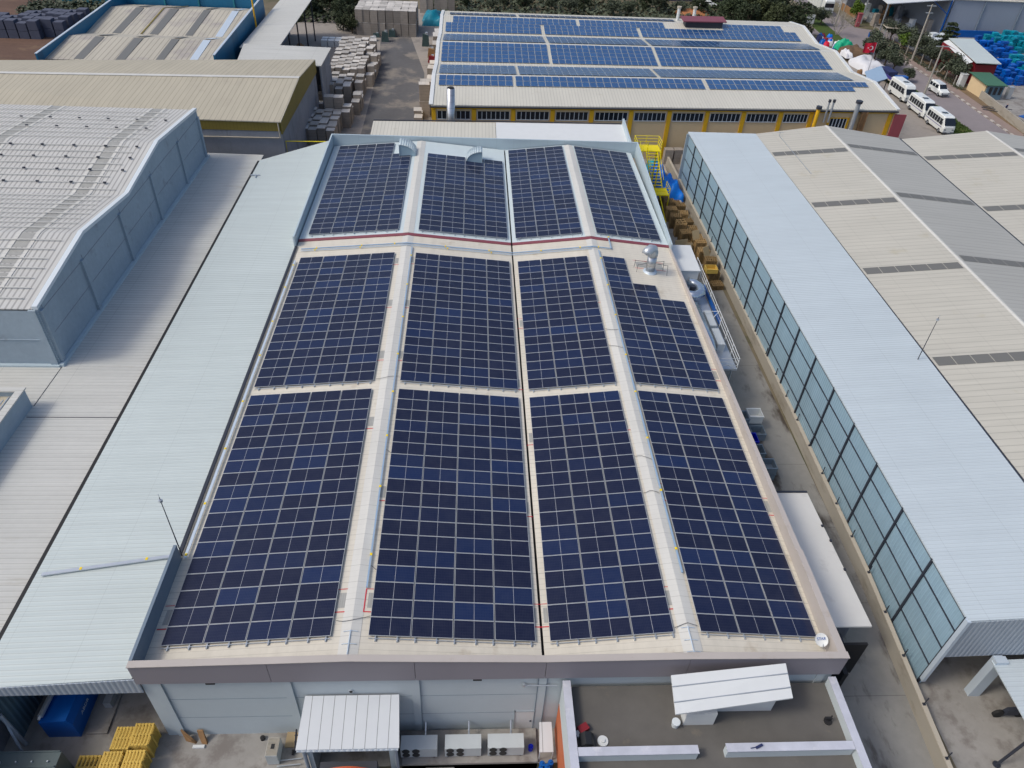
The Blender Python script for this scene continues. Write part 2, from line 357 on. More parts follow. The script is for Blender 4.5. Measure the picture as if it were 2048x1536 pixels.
# ================================================================== setting: ground sheets
g = MB()
PIT = (-11.5, 1.3, -9.0, -3.35)
xs = [-260, PIT[0], PIT[1], 300]; ys = [-40, PIT[2], PIT[3], 420]
for i in range(3):
    for j in range(3):
        if (i, j) == (1, 1): continue
        g.quad((xs[i],ys[j],0),(xs[i+1],ys[j],0),(xs[i+1],ys[j+1],0),(xs[i],ys[j+1],0))
g.quad((PIT[0],PIT[2],-1.1),(PIT[1],PIT[2],-1.1),(PIT[1],PIT[3],-1.1),(PIT[0],PIT[3],-1.1))
for a, b in (((PIT[0],PIT[3]),(PIT[1],PIT[3])),((PIT[1],PIT[3]),(PIT[1],PIT[2])),((PIT[0],PIT[2]),(PIT[0],PIT[3]))):
    g.quad((*a,0),(*b,0),(*b,-1.1),(*a,-1.1))
struct('ground', g, MT['land'])
def sheet(name, pts, m, z=.004): return struct(name, MB().quad(*[(x,y,z) for x,y in pts]), MT[m])
struct('dock_floor', MB().quad((-11.4,-8.9,-1.09),(1.2,-8.9,-1.09),(1.2,-3.36,-1.09),(-11.4,-3.36,-1.09)), MT['court'])
sheet('courtyard', [(-30,-3.35),(22,-3.35),(22,3),(-30,3)], 'court', .004)
sheet('alley', [(15.5,-9),(23.2,-9),(23.4,76),(15.5,76)], 'alley', .008)
sheet('side_yard', [(23.6,-9),(60,-9),(60,8),(23.6,8)], 'court', .004)
sheet('storage_yard', [(-60,62),(70,62),(70,140),(-33,160)], 'yardg', .004)
sheet('asphalt_lane', [(-18.3,62),(-8.8,62),(-11.2,112),(-19.2,112)], 'asphalt', .008)
sheet('asphalt_lane', [(-19.2,112),(-11.2,112),(-15.5,137),(-21,137)], 'asphalt', .008)
sheet('soil_field', [(-200,80),(-60,80),(-63,160),(-200,260)], 'soil', .004)
sheet('bus_yard', [(56,70),(72.6,70),(72.6,118),(56,118)], 'bus' if 0 else 'yardg', .008)
# the road with kerb, verge and pavement
ctr = [(78.9,60),(79.0,85),(79.2,100),(79.8,115),(79.4,130),(79.2,145),(80.5,165),(80.0,185),(78,230)]
def ribbon(off0, off1, z0, z1=None, pts=None, thick=0):
    m = MB(); pts = pts or ctr
    for (xa,ya),(xb,yb) in zip(pts, pts[1:]):
        if thick: m.hexa([(xa+off0,ya,0),(xa+off1,ya,0),(xb+off1,yb,0),(xb+off0,yb,0)], [(xa+off0,ya,z0),(xa+off1,ya,z0),(xb+off1,yb,z0),(xb+off0,yb,z0)])
        else: m.quad((xa+off0,ya,z0),(xa+off1,ya,z0),(xb+off1,yb,z0),(xb+off0,yb,z0))
    return m
struct('road', ribbon(-3.1, 2.9, .012), MT['road'])
struct('side_road', MB().quad((70,147.5,.016),(120,128,.016),(120,134,.016),(76,158,.016)), MT['road'])
struct('grass_verge', ribbon(-7.0, -3.1, .02, pts=ctr[:7]), MT['grass'])
struct('pavement', ribbon(3.25, 5.0, .13, pts=ctr[:6], thick=1), MT['pave'])
struct('earth_verge', ribbon(5.0, 8.3, .05, pts=ctr[:6]), MT['grass_dry'])
k = MB()
yy = 84.0
while yy < 146:
    cx = [a[0]+(b[0]-a[0])*(yy-a[1])/(b[1]-a[1]) for a, b in zip(ctr, ctr[1:]) if a[1] <= yy < b[1]][0]
    k.box(cx+2.9, cx+3.25, yy, yy+.95, 0, .15, int(yy/1.0) % 2); yy += 1.0
struct('kerb', k, [mat('white kerb paint', (.45,.42,.38), .8, noise=((2,.15),)), mat('bare kerb', (.24,.2,.18), .9, noise=((2,.1),))])
# hall forecourt on the far right
sheet('hall_forecourt', [(88,85),(150,85),(150,190),(88,190)], 'court', .01)
# fine leafy scrub on the verges
def scatter_leaves(name, label, n, area, h, sz, m, cat=None):
    mb = MB(); rn = random.Random(len(name)*7+n)
    for _ in range(n):
        x0,x1,y0,y1 = area; cx, cy = rn.uniform(x0,x1), rn.uniform(y0,y1); z = rn.random()**1.6*h
        a = rn.uniform(0,6.28); t = rn.uniform(-.9,.9); s = sz*rn.uniform(.6,1.4)
        d = Vector((math.cos(a),math.sin(a),t)).normalized()*s; e = d.cross(Vector((rn.uniform(-1,1),rn.uniform(-1,1),1))).normalized()*s*.6
        c = Vector((cx,cy,z+.03)); mb.quad(c-d, c+e, c+d, c-e)
    o = mb.build(name, MT[m]); tag(o, label, cat or 'scrub', kind='stuff'); return o

# ================================================================== main warehouse
main = thing('warehouse', 'long low warehouse in the middle whose twin gable roof is covered with dark solar panels', 'warehouse', (0,31,0))
XL, XR, VX, RL, RR = -18.85, 16.0, .97, -8.7, 8.42
ZV, ZR = 6.1, 6.95
def zroof(x):
    if x < RL: return ZR-(RL-x)*.0881
    if x < VX: return ZV+(VX-x)*(ZR-ZV)/(VX-RL)
    if x < RR: return ZV+(x-VX)*(ZR-ZV)/(RR-VX)
    return ZR-(x-RR)*.105
def roofsheet(y0, y1, dz, m0, xs=None, t=.12):
    mb = MB(); X = xs or [XL, RL, VX-.07, VX+.07, RR, XR]
    for a, b in zip(X, X[1:]):
        if abs((a+b)/2-VX) < .05: continue
        mb.slab([(a,y0,zroof(a)+dz),(b,y0,zroof(b)+dz),(b,y1,zroof(b)+dz),(a,y1,zroof(a)+dz)], t)
    return mb.build('roof', MT[m0], main)
roofsheet(-1.25, 41.2, 0, 'roof_beige')
roofsheet(41.45, 63.7, .14, 'roof_white')
# dark valley gutter
MB().box(VX-.12, VX+.12, -1.25, 63.7, 5.75, 5.80).build('valley_gutter', MT['dark'], main)

# red flashing where the two roof halves meet
mb = MB()
for a, b in ((XL,RL),(RL,VX-.07),(VX+.07,RR),(RR,XR)):
    mb.hexa([(a,41.2,zroof(a)-.1),(b,41.2,zroof(b)-.1),(b,41.46,zroof(b)-.1),(a,41.46,zroof(a)-.1)], [(a,41.2,zroof(a)+.07),(b,41.2,zroof(b)+.07),(b,41.46,zroof(b)+.17),(a,41.46,zroof(a)+.17)])
mb.build('flashing', MT['red_flash'], main)
# ridge caps
for rx in (RL, RR):
    for y0, y1, dz in ((-1.2, 41.15, .0), (41.5, 63.6, .14)):
        z = ZR+dz
        MB().prism([(rx-.5,z-.03),(rx-.25,z+.02),(rx,z+.07),(rx+.25,z+.02),(rx+.5,z-.03),(rx,z-.05)], 'y', y0, y1).build('ridge_cap', MT['ridge'], main)
# outer walls
w = MB()
for bb in ((-18.75,15.9,-1.5,-1.25,0,5.68),(-18.75,-18.5,-1.25,63.9,0,5.9),(15.75,15.9,-1.25,63.9,0,5.9),(-18.5,15.75,63.7,63.9,0,6.2)):
    MB().box(*bb).build('wall', MT['wall_white'], main)
for x in (-18.0,-11.75,-5.45,.95,8.6,15.3):
    MB().box(x-.20, x+.20, -1.56, -1.50, 0, 5.66).build('pilaster', MT['wall_white'], main)
jn = MB()
for x in (-17.78,-11.53,-5.23,.73,1.17,8.4): jn.box(x-.02, x+.02, -1.573, -1.56 if x not in (-5.7,) else -1.5, 0, 5.66)
for z in (1.9, 3.8): jn.box(-17.75, .7, -1.508, -1.5, z-.012, z+.012)
jn.build('wall_joint', MT['parapet_in'], main)
# front mauve parapet band: bands between joints, following the low gables
PX = [-18.85,-12.4,-5.4,1.0,8.1,16.1]
def ptop(x): return 7.25 + .32*max(0, 1-abs(x+8.6)/9) + .12*max(0, 1-abs(x-8.1)/8)
for a, b in zip(PX, PX[1:]):
    xs_ = [a+.012] + [x for x in (-8.6, 8.1) if a < x < b] + [b-.012]
    mb = MB()
    for p, q in zip(xs_, xs_[1:]):
        mb.hexa([(p,-1.68,5.68),(q,-1.68,5.68),(q,-1.42,5.68),(p,-1.42,5.68)], [(p,-1.68,ptop(p)),(q,-1.68,ptop(q)),(q,-1.42,ptop(q)),(p,-1.42,ptop(p))])
    mb.build('parapet_panel', MT['purple'], main)
mb = MB()
for a, b in zip(PX, PX[1:]):
    xs_ = [a] + [x for x in (-8.6, 8.1) if a < x < b] + [b]
    for p, q in zip(xs_, xs_[1:]): mb.slab([(p,-1.73,ptop(p)+.05),(q,-1.73,ptop(q)+.05),(q,-1.37,ptop(q)+.05),(p,-1.37,ptop(p)+.05)], .047)
mb.build('parapet_coping', MT['parapet_beige'], main)
# side parapets
MB().box(-18.86,-18.70,-1.36,5.4,5.7,7.3).build('side_parapet', MT['parapet_in'], main)
MB().hexa([(15.62,-1.36,5.7),(16.05,-1.36,5.7),(16.05,5,5.7),(15.72,5,5.7)], [(15.62,-1.36,7.28),(16.05,-1.36,7.28),(16.05,5,7.2),(15.72,5,7.2)]).build('side_parapet', MT['parapet_beige'], main)
MB().hexa([(15.72,5.0,5.7),(16.05,5.0,5.7),(16.1,41,5.7),(15.95,41,5.7)], [(15.72,5.0,7.1),(16.05,5.0,7.1),(16.1,41,6.35),(15.95,41,6.35)]).build('side_parapet', MT['parapet_beige'], main)
MB().box(-18.98,-18.78,5.4,40.2,5.8,6.22).build('eave_gutter_or_shade_strip', MT['darkmetal'], main)
MB().box(-18.79,-18.70,5.4,40.2,5.8,6.14).build('gutter_trim', MT['cream'], main)
# taller pale parapets round the back half
MB().hexa([(-19.1,40.3,5.6),(-18.95,40.3,5.6),(-18.95,64.1,5.6),(-19.1,64.1,5.6)], [(-19.1,40.3,7.1),(-18.95,40.3,7.1),(-18.95,64.1,7.5),(-19.1,64.1,7.5)]).build('side_parapet', MT['parapet_blue'], main)
MB().hexa([(16.0,40.6,5.6),(16.12,40.6,5.6),(16.75,64.1,5.6),(16.6,64.1,5.6)], [(16.0,40.6,6.9),(16.12,40.6,6.9),(16.75,64.1,7.5),(16.6,64.1,7.5)]).build('side_parapet', MT['parapet_blue'], main)
MB().box(-18.95,16.62,63.9,64.1,5.6,7.5).build('back_parapet', MT['parapet_blue'], main)
# wall louvres, lamp, door
for x in (-15.4,-2.35): MB().box(x-.22,x+.22,-1.62,-1.505,5.42,5.62).build('wall_lamp', MT['dark'], main)
v = MB().cyl(-8.7,0,0,.05,.14,14); v2 = MB(); v2.v = [(x,-1.5-zz,4.4+(y)) for x,y,zz in v.v]; v2.f = v.f; v2.m = v.m; v2.build('round_vent', MT['steel'], main)
v = MB().cyl(-8.7,0,.05,.07,.08,14); v2 = MB(); v2.v = [(x,-1.5-zz,4.4+(y)) for x,y,zz in v.v]; v2.f = v.f; v2.m = v.m; v2.build('vent_hole', MT['dark'], main)
dr = MB().box(-.28,.72,-1.55,-1.505,.0,2.0).build('door', MT['white'], main)
MB().box(.52,.6,-1.6,-1.55,.95,1.05).build('handle', MT['darkmetal'], dr)
MB().box(-.34,-.28,-1.57,-1.505,0,2.06).box(.72,.78,-1.57,-1.505,0,2.06).box(-.34,.78,-1.57,-1.505,2.0,2.06).build('door_frame', MT['steel'], dr)
MB().tube([(.0,-1.62,4.9),(1.7,-1.62,4.85)], .035).cyl(0,-1.62,4.8,5.05,.07).build('camera_bracket', MT['steel'], main)

# skylight patches with red tape beside the ridges and the valley
def patch(x0, x1, yc, tape='b'):
    z = max(zroof(x0), zroof(x1)) ; zz = lambda x: zroof(x)+.012
    p = MB().quad((x0,yc-.45,zz(x0)),(x1,yc-.45,zz(x1)),(x1,yc+.45,zz(x1)),(x0,yc+.45,zz(x0))).build('skylight', MT['patch_l'], main)
    t = MB()
    def strip(xa,xb,ya,yb): t.quad((xa,ya,zroof(xa)+.018),(xb,ya,zroof(xb)+.018),(xb,yb,zroof(xb)+.018),(xa,yb,zroof(xa)+.018))
    e = .18
    strip(x0-e,x1+e,yc-.72,yc-.66)
    if 't' in tape: strip(x0-e,x1+e,yc+.66,yc+.70)
    if 'l' in tape: strip(x0-e,x0-e+.06,yc-.66,yc+.66)
    if 'r' in tape: strip(x1+e-.06,x1+e,yc-.66,yc+.66)
    t.build('warning_tape', MT['red_tape'], p)
for a in ((-8.05,-7.25,2.1,'tl'),(-9.6,-9.15,2.1,'t'),(-8.25,-7.85,9.6,'b'),(-9.55,-9.2,15.8,'b'),(-9.6,-9.2,23.1,'b'),(-8.25,-7.85,23.1,'b'),(-9.55,-9.2,30.0,'b'),(-8.2,-7.85,30.0,'b'),
          (-9.5,-9.25,36.7,'b'),(-8.2,-7.9,36.9,'b'),(.66,.8,1.6,'t'),(1.14,1.36,1.6,'t'),(1.14,1.36,15.1,'b'),(.66,.8,9.0,'b'),(1.14,1.36,28.4,'t'),(.66,.8,20.8,'b'),(7.55,7.95,2.1,'tr'),
          (7.45,7.8,15.8,'b'),(8.95,9.15,9.6,'t'),(8.95,9.2,23.2,'b'),(7.6,7.85,31.2,'b'),(15.42,15.72,9.0,'t'),(15.45,15.75,21.9,'t'),(-18.45,-18.1,1.7,'t'),(12.1,14.6,37.4,'t')):
    patch(*a)

# --- solar panels: the 300 nearest as things, the remainder of this roof as one mass
PW, PD, SX, SY = 2.075, 1.04, 2.115, 1.06
BX = {'front left': -18.07, 'centre left': -7.80, 'centre right': 1.36, 'far right': 9.03}
NC = {'front left': 4, 'centre left': 4, 'centre right': 3, 'far right': 3}
cells = []
for q in BX:
    for sec, y0, n in (('near', 0.0, 18), ('middle', 19.97, 17), ('back', 42.02, 20)):
        nn = 17 if (sec == 'back' and q == 'centre left') else n
        for c in range(NC[q]):
            top = nn
            if sec == 'back' and q == 'front left' and c == 3: top = 17
            if sec == 'middle' and q == 'far right': top = (17, 13, 11)[c]
            for r_ in range(top): cells.append((y0+r_*SY, BX[q]+c*SX, q, sec, c, r_))
cells.sort(key=lambda t: (t[0], t[1]))
def pose(x, y, sec):
    z0 = zroof(x)+.12; z1 = zroof(x+PW)+.12; dz = .14 if sec == 'back' else 0
    if x < RL < x+PW or x < VX < x+PW: z1 = z0
    return (x+PW/2, y+PD/2, (z0+z1)/2+dz), math.atan2(z0-z1, PW)
def frame_mb(mb, w, d, f=.018, h=.035):
    mb.box(-w/2,w/2,-d/2,-d/2+f,0,h).box(-w/2,w/2,d/2-f,d/2,0,h).box(-w/2,-w/2+f,-d/2+f,d/2-f,0,h).box(w/2-f,w/2,-d/2+f,d/2-f,0,h)
fm = MB(); frame_mb(fm, PW, PD); fo = fm.build('frame', MT['alu'])
cm = MB(); e = .018; cm.quad((-PW/2+e,-PD/2+e,.029),(PW/2-e,-PD/2+e,.029),(PW/2-e,PD/2-e,.029),(-PW/2+e,PD/2-e,.029), uv=[(0.003,0.003),(.997,.003),(.997,.997),(.003,.997)])
co = cm.build('cell_sheet', MT['panel'])
fo_me, co_me = fo.data, co.data
bpy.data.objects.remove(fo); bpy.data.objects.remove(co)
SECW = {'near': 'nearest', 'middle': 'middle', 'back': 'back'}
QW = {'front left': 'leftmost', 'centre left': 'left-centre', 'centre right': 'right-centre', 'far right': 'rightmost'}
CW = {3: ['left', 'middle', 'right'], 4: ['outer left', 'inner left', 'inner right', 'outer right']}
for i, (y, x, q, sec, c, r_) in enumerate(cells[:300]):
    loc, ang = pose(x, y, sec)
    colw = CW[NC[q]][c]
    lab = 'dark solar panel, %s row up, %s column, %s %s array' % (ORD[r_+1], colw, SECW[sec], QW[q])
    t = thing('solar_panel', lab, 'solar panel', loc, 'dark solar panels on the long warehouse roof')
    t.rotation_euler = (0, ang, 0)
    for nm, me in (('frame', fo_me), ('cell_sheet', co_me)):
        o = bpy.data.objects.new(nm, me); COL.objects.link(o); o.parent = t
mb = MB()
def rotx(p, a, loc): return (p[0]*math.cos(a)+p[2]*math.sin(a)+loc[0], p[1]+loc[1], -p[0]*math.sin(a)+p[2]*math.cos(a)+loc[2])
for i, (y, x, q, sec, c, r_) in enumerate(cells[300:]):
    loc, ang = pose(x, y, sec)
    f0 = MB(); frame_mb(f0, PW, PD)
    o0 = len(mb.v); mb.v += [rotx(p, ang, loc) for p in f0.v]; mb.f += [tuple(o0+k for k in f) for f in f0.f]; mb.m += [0]*len(f0.f)
    P = [rotx(p, ang, loc) for p in ((-PW/2+e,-PD/2+e,.029),(PW/2-e,-PD/2+e,.029),(PW/2-e,PD/2-e,.029),(-PW/2+e,PD/2-e,.029))]
    a, b = i % 23, i//23
    mb.quad(*P, m=1, uv=[(a+.003,b+.003),(a+.997,b+.003),(a+.997,b+.997),(a+.003,b+.997)])
tag(mb.build('solar_panels', [MT['alu'], MT['panel']]), 'remaining dark blue solar panels of the middle and back arrays on the long warehouse', 'solar panels', kind='stuff')
# mounting rails poking out under each array
for q in BX:
    for sec, y0, n in (('near', 0.0, 18), ('middle', 19.97, 17), ('back', 42.02, 20)):
        mb = MB(); x0 = BX[q]; x1 = x0+NC[q]*SX-.05; dz = .14 if sec == 'back' else 0
        mb.tube([(x0,y0-.12,zroof(x0)+.09+dz),(x1,y0-.12,zroof(x1)+.09+dz)], .022, 6)
        k = 0
        while x0+.35+k*.98 < x1:
            xx = x0+.35+k*.98+(.1 if k % 2 else 0); mb.box(xx-.03,xx+.03,y0-.26,y0+.02,zroof(xx)+.0+dz,zroof(xx)+.1+dz); k += 1
        yt = y0+n*SY
        tag(mb.build('mounting_rail', MT['steel']), 'thin steel mounting rail along the near edge of the %s %s solar array' % (SECW[sec], QW[q]), 'rail', 'mounting rails at the foot of the arrays')

# cable trays with yellow tags
def tray(pts, w, lab, tags, m='tray', n=0):
    root = thing('cable_tray', lab, 'cable tray', pts[0], 'cable trays on the warehouse roofs')
    mb = MB(); h = .07
    for a, b in zip(pts, pts[1:]):
        a, b = Vector(a), Vector(b); d = (b-a).normalized(); s = d.cross(Vector((0,0,1))).normalized()*w/2
        mb.hexa([a-s,a+s,b+s,b-s], [a-s+Vector((0,0,h)),a+s+Vector((0,0,h)),b+s+Vector((0,0,h)),b-s+Vector((0,0,h))])
    mb.build('channel', MT[m], root)
    for (x,y,z) in tags: MB().box(x-.06,x+.06,y-.08,y+.08,z+.02,z+.09).build('yellow_tag', MT['yellow_tag'], root)
tray([(8.86,3.6,7.0),(8.86,39.0,7.0)], .1, 'long blue grey cable tray beside the right ridge of the solar roof', [(8.86,y,7.0) for y in (5.2,9.6,14.2,18.9,23.2,28.5,33.0,37.5)])
tray([(-8.18,2.8,7.0),(-8.18,39.0,7.0)], .09, 'long blue grey cable tray beside the left ridge of the solar roof', [(-8.18,y,7.0) for y in (4.9,9.9,14.3,18.7,23.0,27.8,32.6,37.4)])
tray([(-18.45,5.3,6.25),(-18.45,37.4,6.25)], .16, 'pale cable tray along the left eave of the solar roof', [(-18.45,y,6.25) for y in (5.5,9.2,13.8,18.4,23.6,28.0,33.0,36.6)], 'tray_l')
zz = [(x, 39.55, zroof(x)+.12) for x in (-18.3, RL, VX, RR, 10.2)]
tray(zz, .1, 'cable tray crossing the roof in front of the dark red flashing', [(x,39.55,zroof(x)+.12) for x in (-16.9,-12.8,-9.8,-5.2,-1.2,3.6,7.2,8.9)])
zz = [(x, 39.25, zroof(x)+.10) for x in (-18.3, RL, VX, 8.3)]
tray(zz, .06, 'thinner conduit running just in front of the crossing cable tray', [(x,39.25,zroof(x)+.11) for x in (-17.0,-12.9,-5.0,-1.0)], 'tray_l')
tray([(10.1,39.5,6.9),(10.1,41.8,7.0)], .1, 'short cable tray stepping over the dark red flashing on the right', [(10.1,41.5,7.0)])
tray([(1.5,41.8,6.33),(1.5,60.5,6.33)], .05, 'thin pale conduit beside the valley of the back roof half', [(1.5,58.4,6.33),(1.5,53.6,6.33),(1.5,45,6.33)], 'tray_l')
tray([(-26.0,4.65,5.72),(-18.9,5.6,6.12)], .2, 'grey cable tray crossing the white lean-to roof beside the mast', [(-24.0,4.92,5.83),(-20.6,5.4,6.03)], 'steel')
# small loose cables over ridges
cb = MB()
def cable(mb, x, y, dx, s=0):
    rn = random.Random(int(x*10+y)); mb.tube([(x+dx*t, y+.18*math.sin(3.1*t+s)+rn.uniform(-.03,.03), (zroof(x+dx*t))+.10) for t in (0,.2,.4,.6,.8,1)], .014, 4)
CBL = ['beside the second yellow tag', 'between second and third yellow tags', 'at the third skylight from the front', 'near the middle of the middle array', 'closest to the front parapet', 'at the gap between near and middle arrays', 'closest to the ridge end bracket', 'behind the dark red flashing', 'short one beside the front tag', 'short one beside the third tag', 'running to the bent exhaust pipe']
for i, (x, y, dx) in enumerate(((7.75,9.4,1.0),(7.75,12.4,1.1),(7.75,24.3,1.2),(7.75,26.6,1.1),(-9.5,1.0,1.7),(-9.5,20.3,1.6),(7.75,.3,1.2),(-9.5,43.5,1.6),(-8.1,4.0,.5),(-8.1,13.0,.5),(13.0,37.9,2.6))):
    mb = MB(); cable(mb, x, y, dx, i)
    side = 'right' if x > 0 else 'left'
    tag(mb.build('loose_cable', MT['dark']), 'thin black cable over the %s ridge, %s' % (side, CBL[i]), 'cable', 'loose black cables over the ridges')
# lightning/fall arrest brackets at the front of each ridge
for rx, s in ((RL, 'left'), (RR, 'right')):
    mb = MB().tube([(rx,-1.2,7.04),(rx,.3,7.04)], .035, 6)
    for y in (-1.1,-.45,.25):
        mb.tube([(rx-.35,y,6.99),(rx,y,7.05),(rx+.35,y,6.99)], .025, 6)
    tag(mb.build('ridge_bracket', MT['tray_l']), 'pale metal cross bracket at the front end of the %s ridge' % s, 'bracket', 'ridge end brackets')
# wind vent hoods on the back roof
def hood(x0, x1, y0, y1, h, label):          # quarter round cover, upright at x0, curving down to x1
    z = zroof((x0+x1)/2)+.10; s_ = 1 if x1 > x0 else -1; w_ = abs(x1-x0)
    t = thing('vent_hood', label, 'roof vent', ((x0+x1)/2, y0, z), 'curved roof vent hoods')
    arc = [(x0+s_*w_*math.sin(math.pi/2*k/10), z+.12+h*math.cos(math.pi/2*k/10)) for k in range(11)]
    mb = MB()
    for (xa,za),(xb,zb) in zip(arc, arc[1:]): mb.slab([(xa,y0-.06,za+.04),(xb,y0-.06,zb+.04),(xb,y1,zb+.04),(xa,y1,za+.04)] if s_ > 0 else [(xb,y0-.06,zb+.04),(xa,y0-.06,za+.04),(xa,y1,za+.04),(xb,y1,zb+.04)], .06)
    mb.build('curved_cover', MT['parapet_blue'], t, True)
    MB().prism([(x0,z)] + [(a, b-.05) for a, b in arc] + [(x1,z)], 'y', y0+.04, y1-.02).build('side_sheet', MT['hood_face'], t)
    MB().box(x0-.06 if s_ > 0 else x0, x0 if s_ > 0 else x0+.06, y0-.05, y1, z, z+.12+h).build('upright_edge', MT['parapet_blue'], t)
hood(-10.9,-9.1, 59.3, 61.2, 1.25, 'curved pale roof vent hood at the back left ridge')
hood(-1.75,-3.5, 58.9, 60.6, 1.25, 'curved pale roof vent hood behind the second back array')
# rotating cowl chimney with guy wires
t = thing('roof_exhaust', 'shiny bent exhaust pipe standing on the bare patch of the solar roof', 'exhaust pipe', (13.2,36.3,6.35))
MB().cyl(13.2,36.3,6.3,6.55,.62,18).cyl(13.2,36.3,6.55,6.62,.5,18).build('collar', MT['tray_l'], t, True)
MB().cyl(13.2,36.3,6.6,8.15,.42,18).build('pipe', MT['duct_z'], t, True)
MB().tube([(13.2,36.3,8.1),(13.2,36.28,8.45),(13.1,36.2,8.75),(12.85,36.0,8.9),(12.55,35.8,8.75),(12.4,35.7,8.5)], .44, 18).build('elbow', MT['steel'], t, True)
gw = MB()
for dx, dy in ((-1.3,-.3),(-1.4,.5),(1.3,.4),(1.5,-.4)):
    gw.tube([(13.2+dx,36.3+dy,6.3),(13.2+dx*.95,36.3+dy,7.35)], .02, 5); gw.tube([(13.2+dx*.95,36.3+dy,7.3),(13.2,36.3,7.4)], .02, 5)
gw.build('guy_frame', MT['darkmetal'], t)
# satellite dish on the front right corner
t = thing('satellite_dish', 'white satellite dish with blue lettering at the front right roof corner', 'satellite dish', (15.25,-.55,6.2))
MB().tube([(15.25,-.35,6.15),(15.25,-.35,6.75),(15.2,-.45,6.9)], .03, 6).build('mount', MT['steel'], t)
D = Vector((-.30,-.55,.78)).normalized(); U_ = D.cross(Vector((1,0,.1))).normalized(); W_ = D.cross(U_)
c0 = Vector((15.2,-.5,6.95)); mb = MB(); rings = []
for k in range(6):
    r_ = .34*k/5; h = .08*(k/5)**2; rings.append(len(mb.v))
    for a in range(20):
        th = 2*math.pi*a/20; mb.v.append(tuple(c0+D*h+(U_*math.cos(th)+W_*math.sin(th)*.92)*max(r_,.001)))
for a, b in zip(rings, rings[1:]):
    for k in range(20):
        j = (k+1) % 20; mb.f.append((a+k,a+j,b+j,b+k)); mb.m.append(0)
mb.build('reflector', MT['white'], t, True)
MB().tube([tuple(c0-U_*.42),tuple(c0-U_*.2+D*.42)], .018, 6).build('feed_arm', MT['steel'], t)
def text(s, size, loc, basis, m, parent=None, name='lettering'):
    cu = bpy.data.curves.new(name, 'FONT'); cu.body = s; cu.size = size; cu.align_x = 'CENTER'; cu.align_y = 'CENTER'; cu.extrude = .004; cu.resolution_u = 2
    o = bpy.data.objects.new(name, cu); COL.objects.link(o)
    bpy.context.view_layer.update()
    me = bpy.data.meshes.new_from_object(o); bpy.data.objects.remove(o)
    X, Y = Vector(basis[0]).normalized(), Vector(basis[1]).normalized(); Z = X.cross(Y)
    off = Vector(parent.location) if parent is not None else Vector((0,0,0))
    if parent is not None and parent.parent is not None: off += Vector(parent.parent.location)
    for v in me.vertices:
        p = v.co.copy(); v.co = Vector(loc)-off + X*p.x + Y*p.y + Z*p.z
    me.materials.clear(); me.materials.append(MT[m])
    o = bpy.data.objects.new(name, me); COL.objects.link(o)
    if parent is not None: o.parent = parent
    return o
yv = -U_ if U_.y < 0 else U_
xv = (W_ if W_.x > 0 else -W_)
text('STAR', .19, c0+D*.07+yv*.05, (xv, D.cross(xv)), 'blue', t)
# masts
def mast(x, y, z, h, lean, label):
    t = thing('lightning_mast', label, 'mast', (x,y,z), 'thin lightning masts on the roofs')
    MB().tube([(x,y,z),(x+lean*.5,y,z+h*.5),(x+lean,y,z+h)], .035, 6, r1=.02).build('pole', MT['darkmetal'], t)
    MB().cyl(x+lean*.95,y,z+h*.93,z+h*.96,.10,8).cyl(x+lean,y,z+h,z+h+.25,.012,5).build('tip', MT['steel'], t)
mast(-18.65,5.45,6.3,4.8,0,'thin lightning mast rising at the left eave of the solar roof')
mast(31.0,22.35,7.4,4.0,0,'thin lightning mast on the seam of the right hand hall roof')

# ================================================================== white lean-to on the left
t = thing('lean_to_shed', 'long white corrugated lean-to roof along the left side of the solar warehouse', 'shed', (-22.6,30,0))
MB().slab([(-26.35,-1.75,5.62),(-19.0,-1.55,6.0),(-19.0,66.5,6.0),(-26.75,60.5,5.62)], .06).build('roof', MT['lean_white'], t)
MB().hexa([(-26.4,-1.80,4.95),(-18.75,-1.62,4.75),(-18.75,-1.57,4.75),(-26.4,-1.75,4.95)], [(-26.4,-1.80,5.6),(-18.75,-1.62,5.97),(-18.75,-1.57,5.97),(-26.4,-1.75,5.6)]).build('front_fascia', MT['skirt_blue'], t)
MB().hexa([(-26.62,-1.75,5.2),(-26.34,-1.75,5.2),(-26.74,60.5,5.2),(-27.02,60.5,5.2)], [(-26.62,-1.75,5.56),(-26.34,-1.75,5.56),(-26.74,60.5,5.56),(-27.02,60.5,5.56)]).build('eave_gutter_or_shade_strip', MT['dark'], t)  # black strip paints in the shadow gap along the lean-to's left edge
MB().box(-26.35,-26.25,-1.5,.3,0,5.3).box(-26.30,-26.22,.3,14,.0,5.5).build('side_cladding', MT['skirt_dark'], t)
MB().tube([(-25.9,-1.9,.1),(-26.2,-1.75,3.0)], .10, 8).tube([(-25.5,-2.7,.2),(-26.3,-1.6,2.6)], .07, 8).build('brace_pipe', MT['skirt_blue'], t)
MB().box(-26,-19,14,14.2,0,5.6).build('back_wall', MT['concrete_dark'], t)
whole('roof_debris', MB().box(-.5,.5,-.1,.1,0,.06).box(.1,.2,-.6,0,0,.06), MT['steel'], 'scrap of grey flashing lying at the back left of the white lean-to roof', 'debris', (-26.3,56.3,5.68))
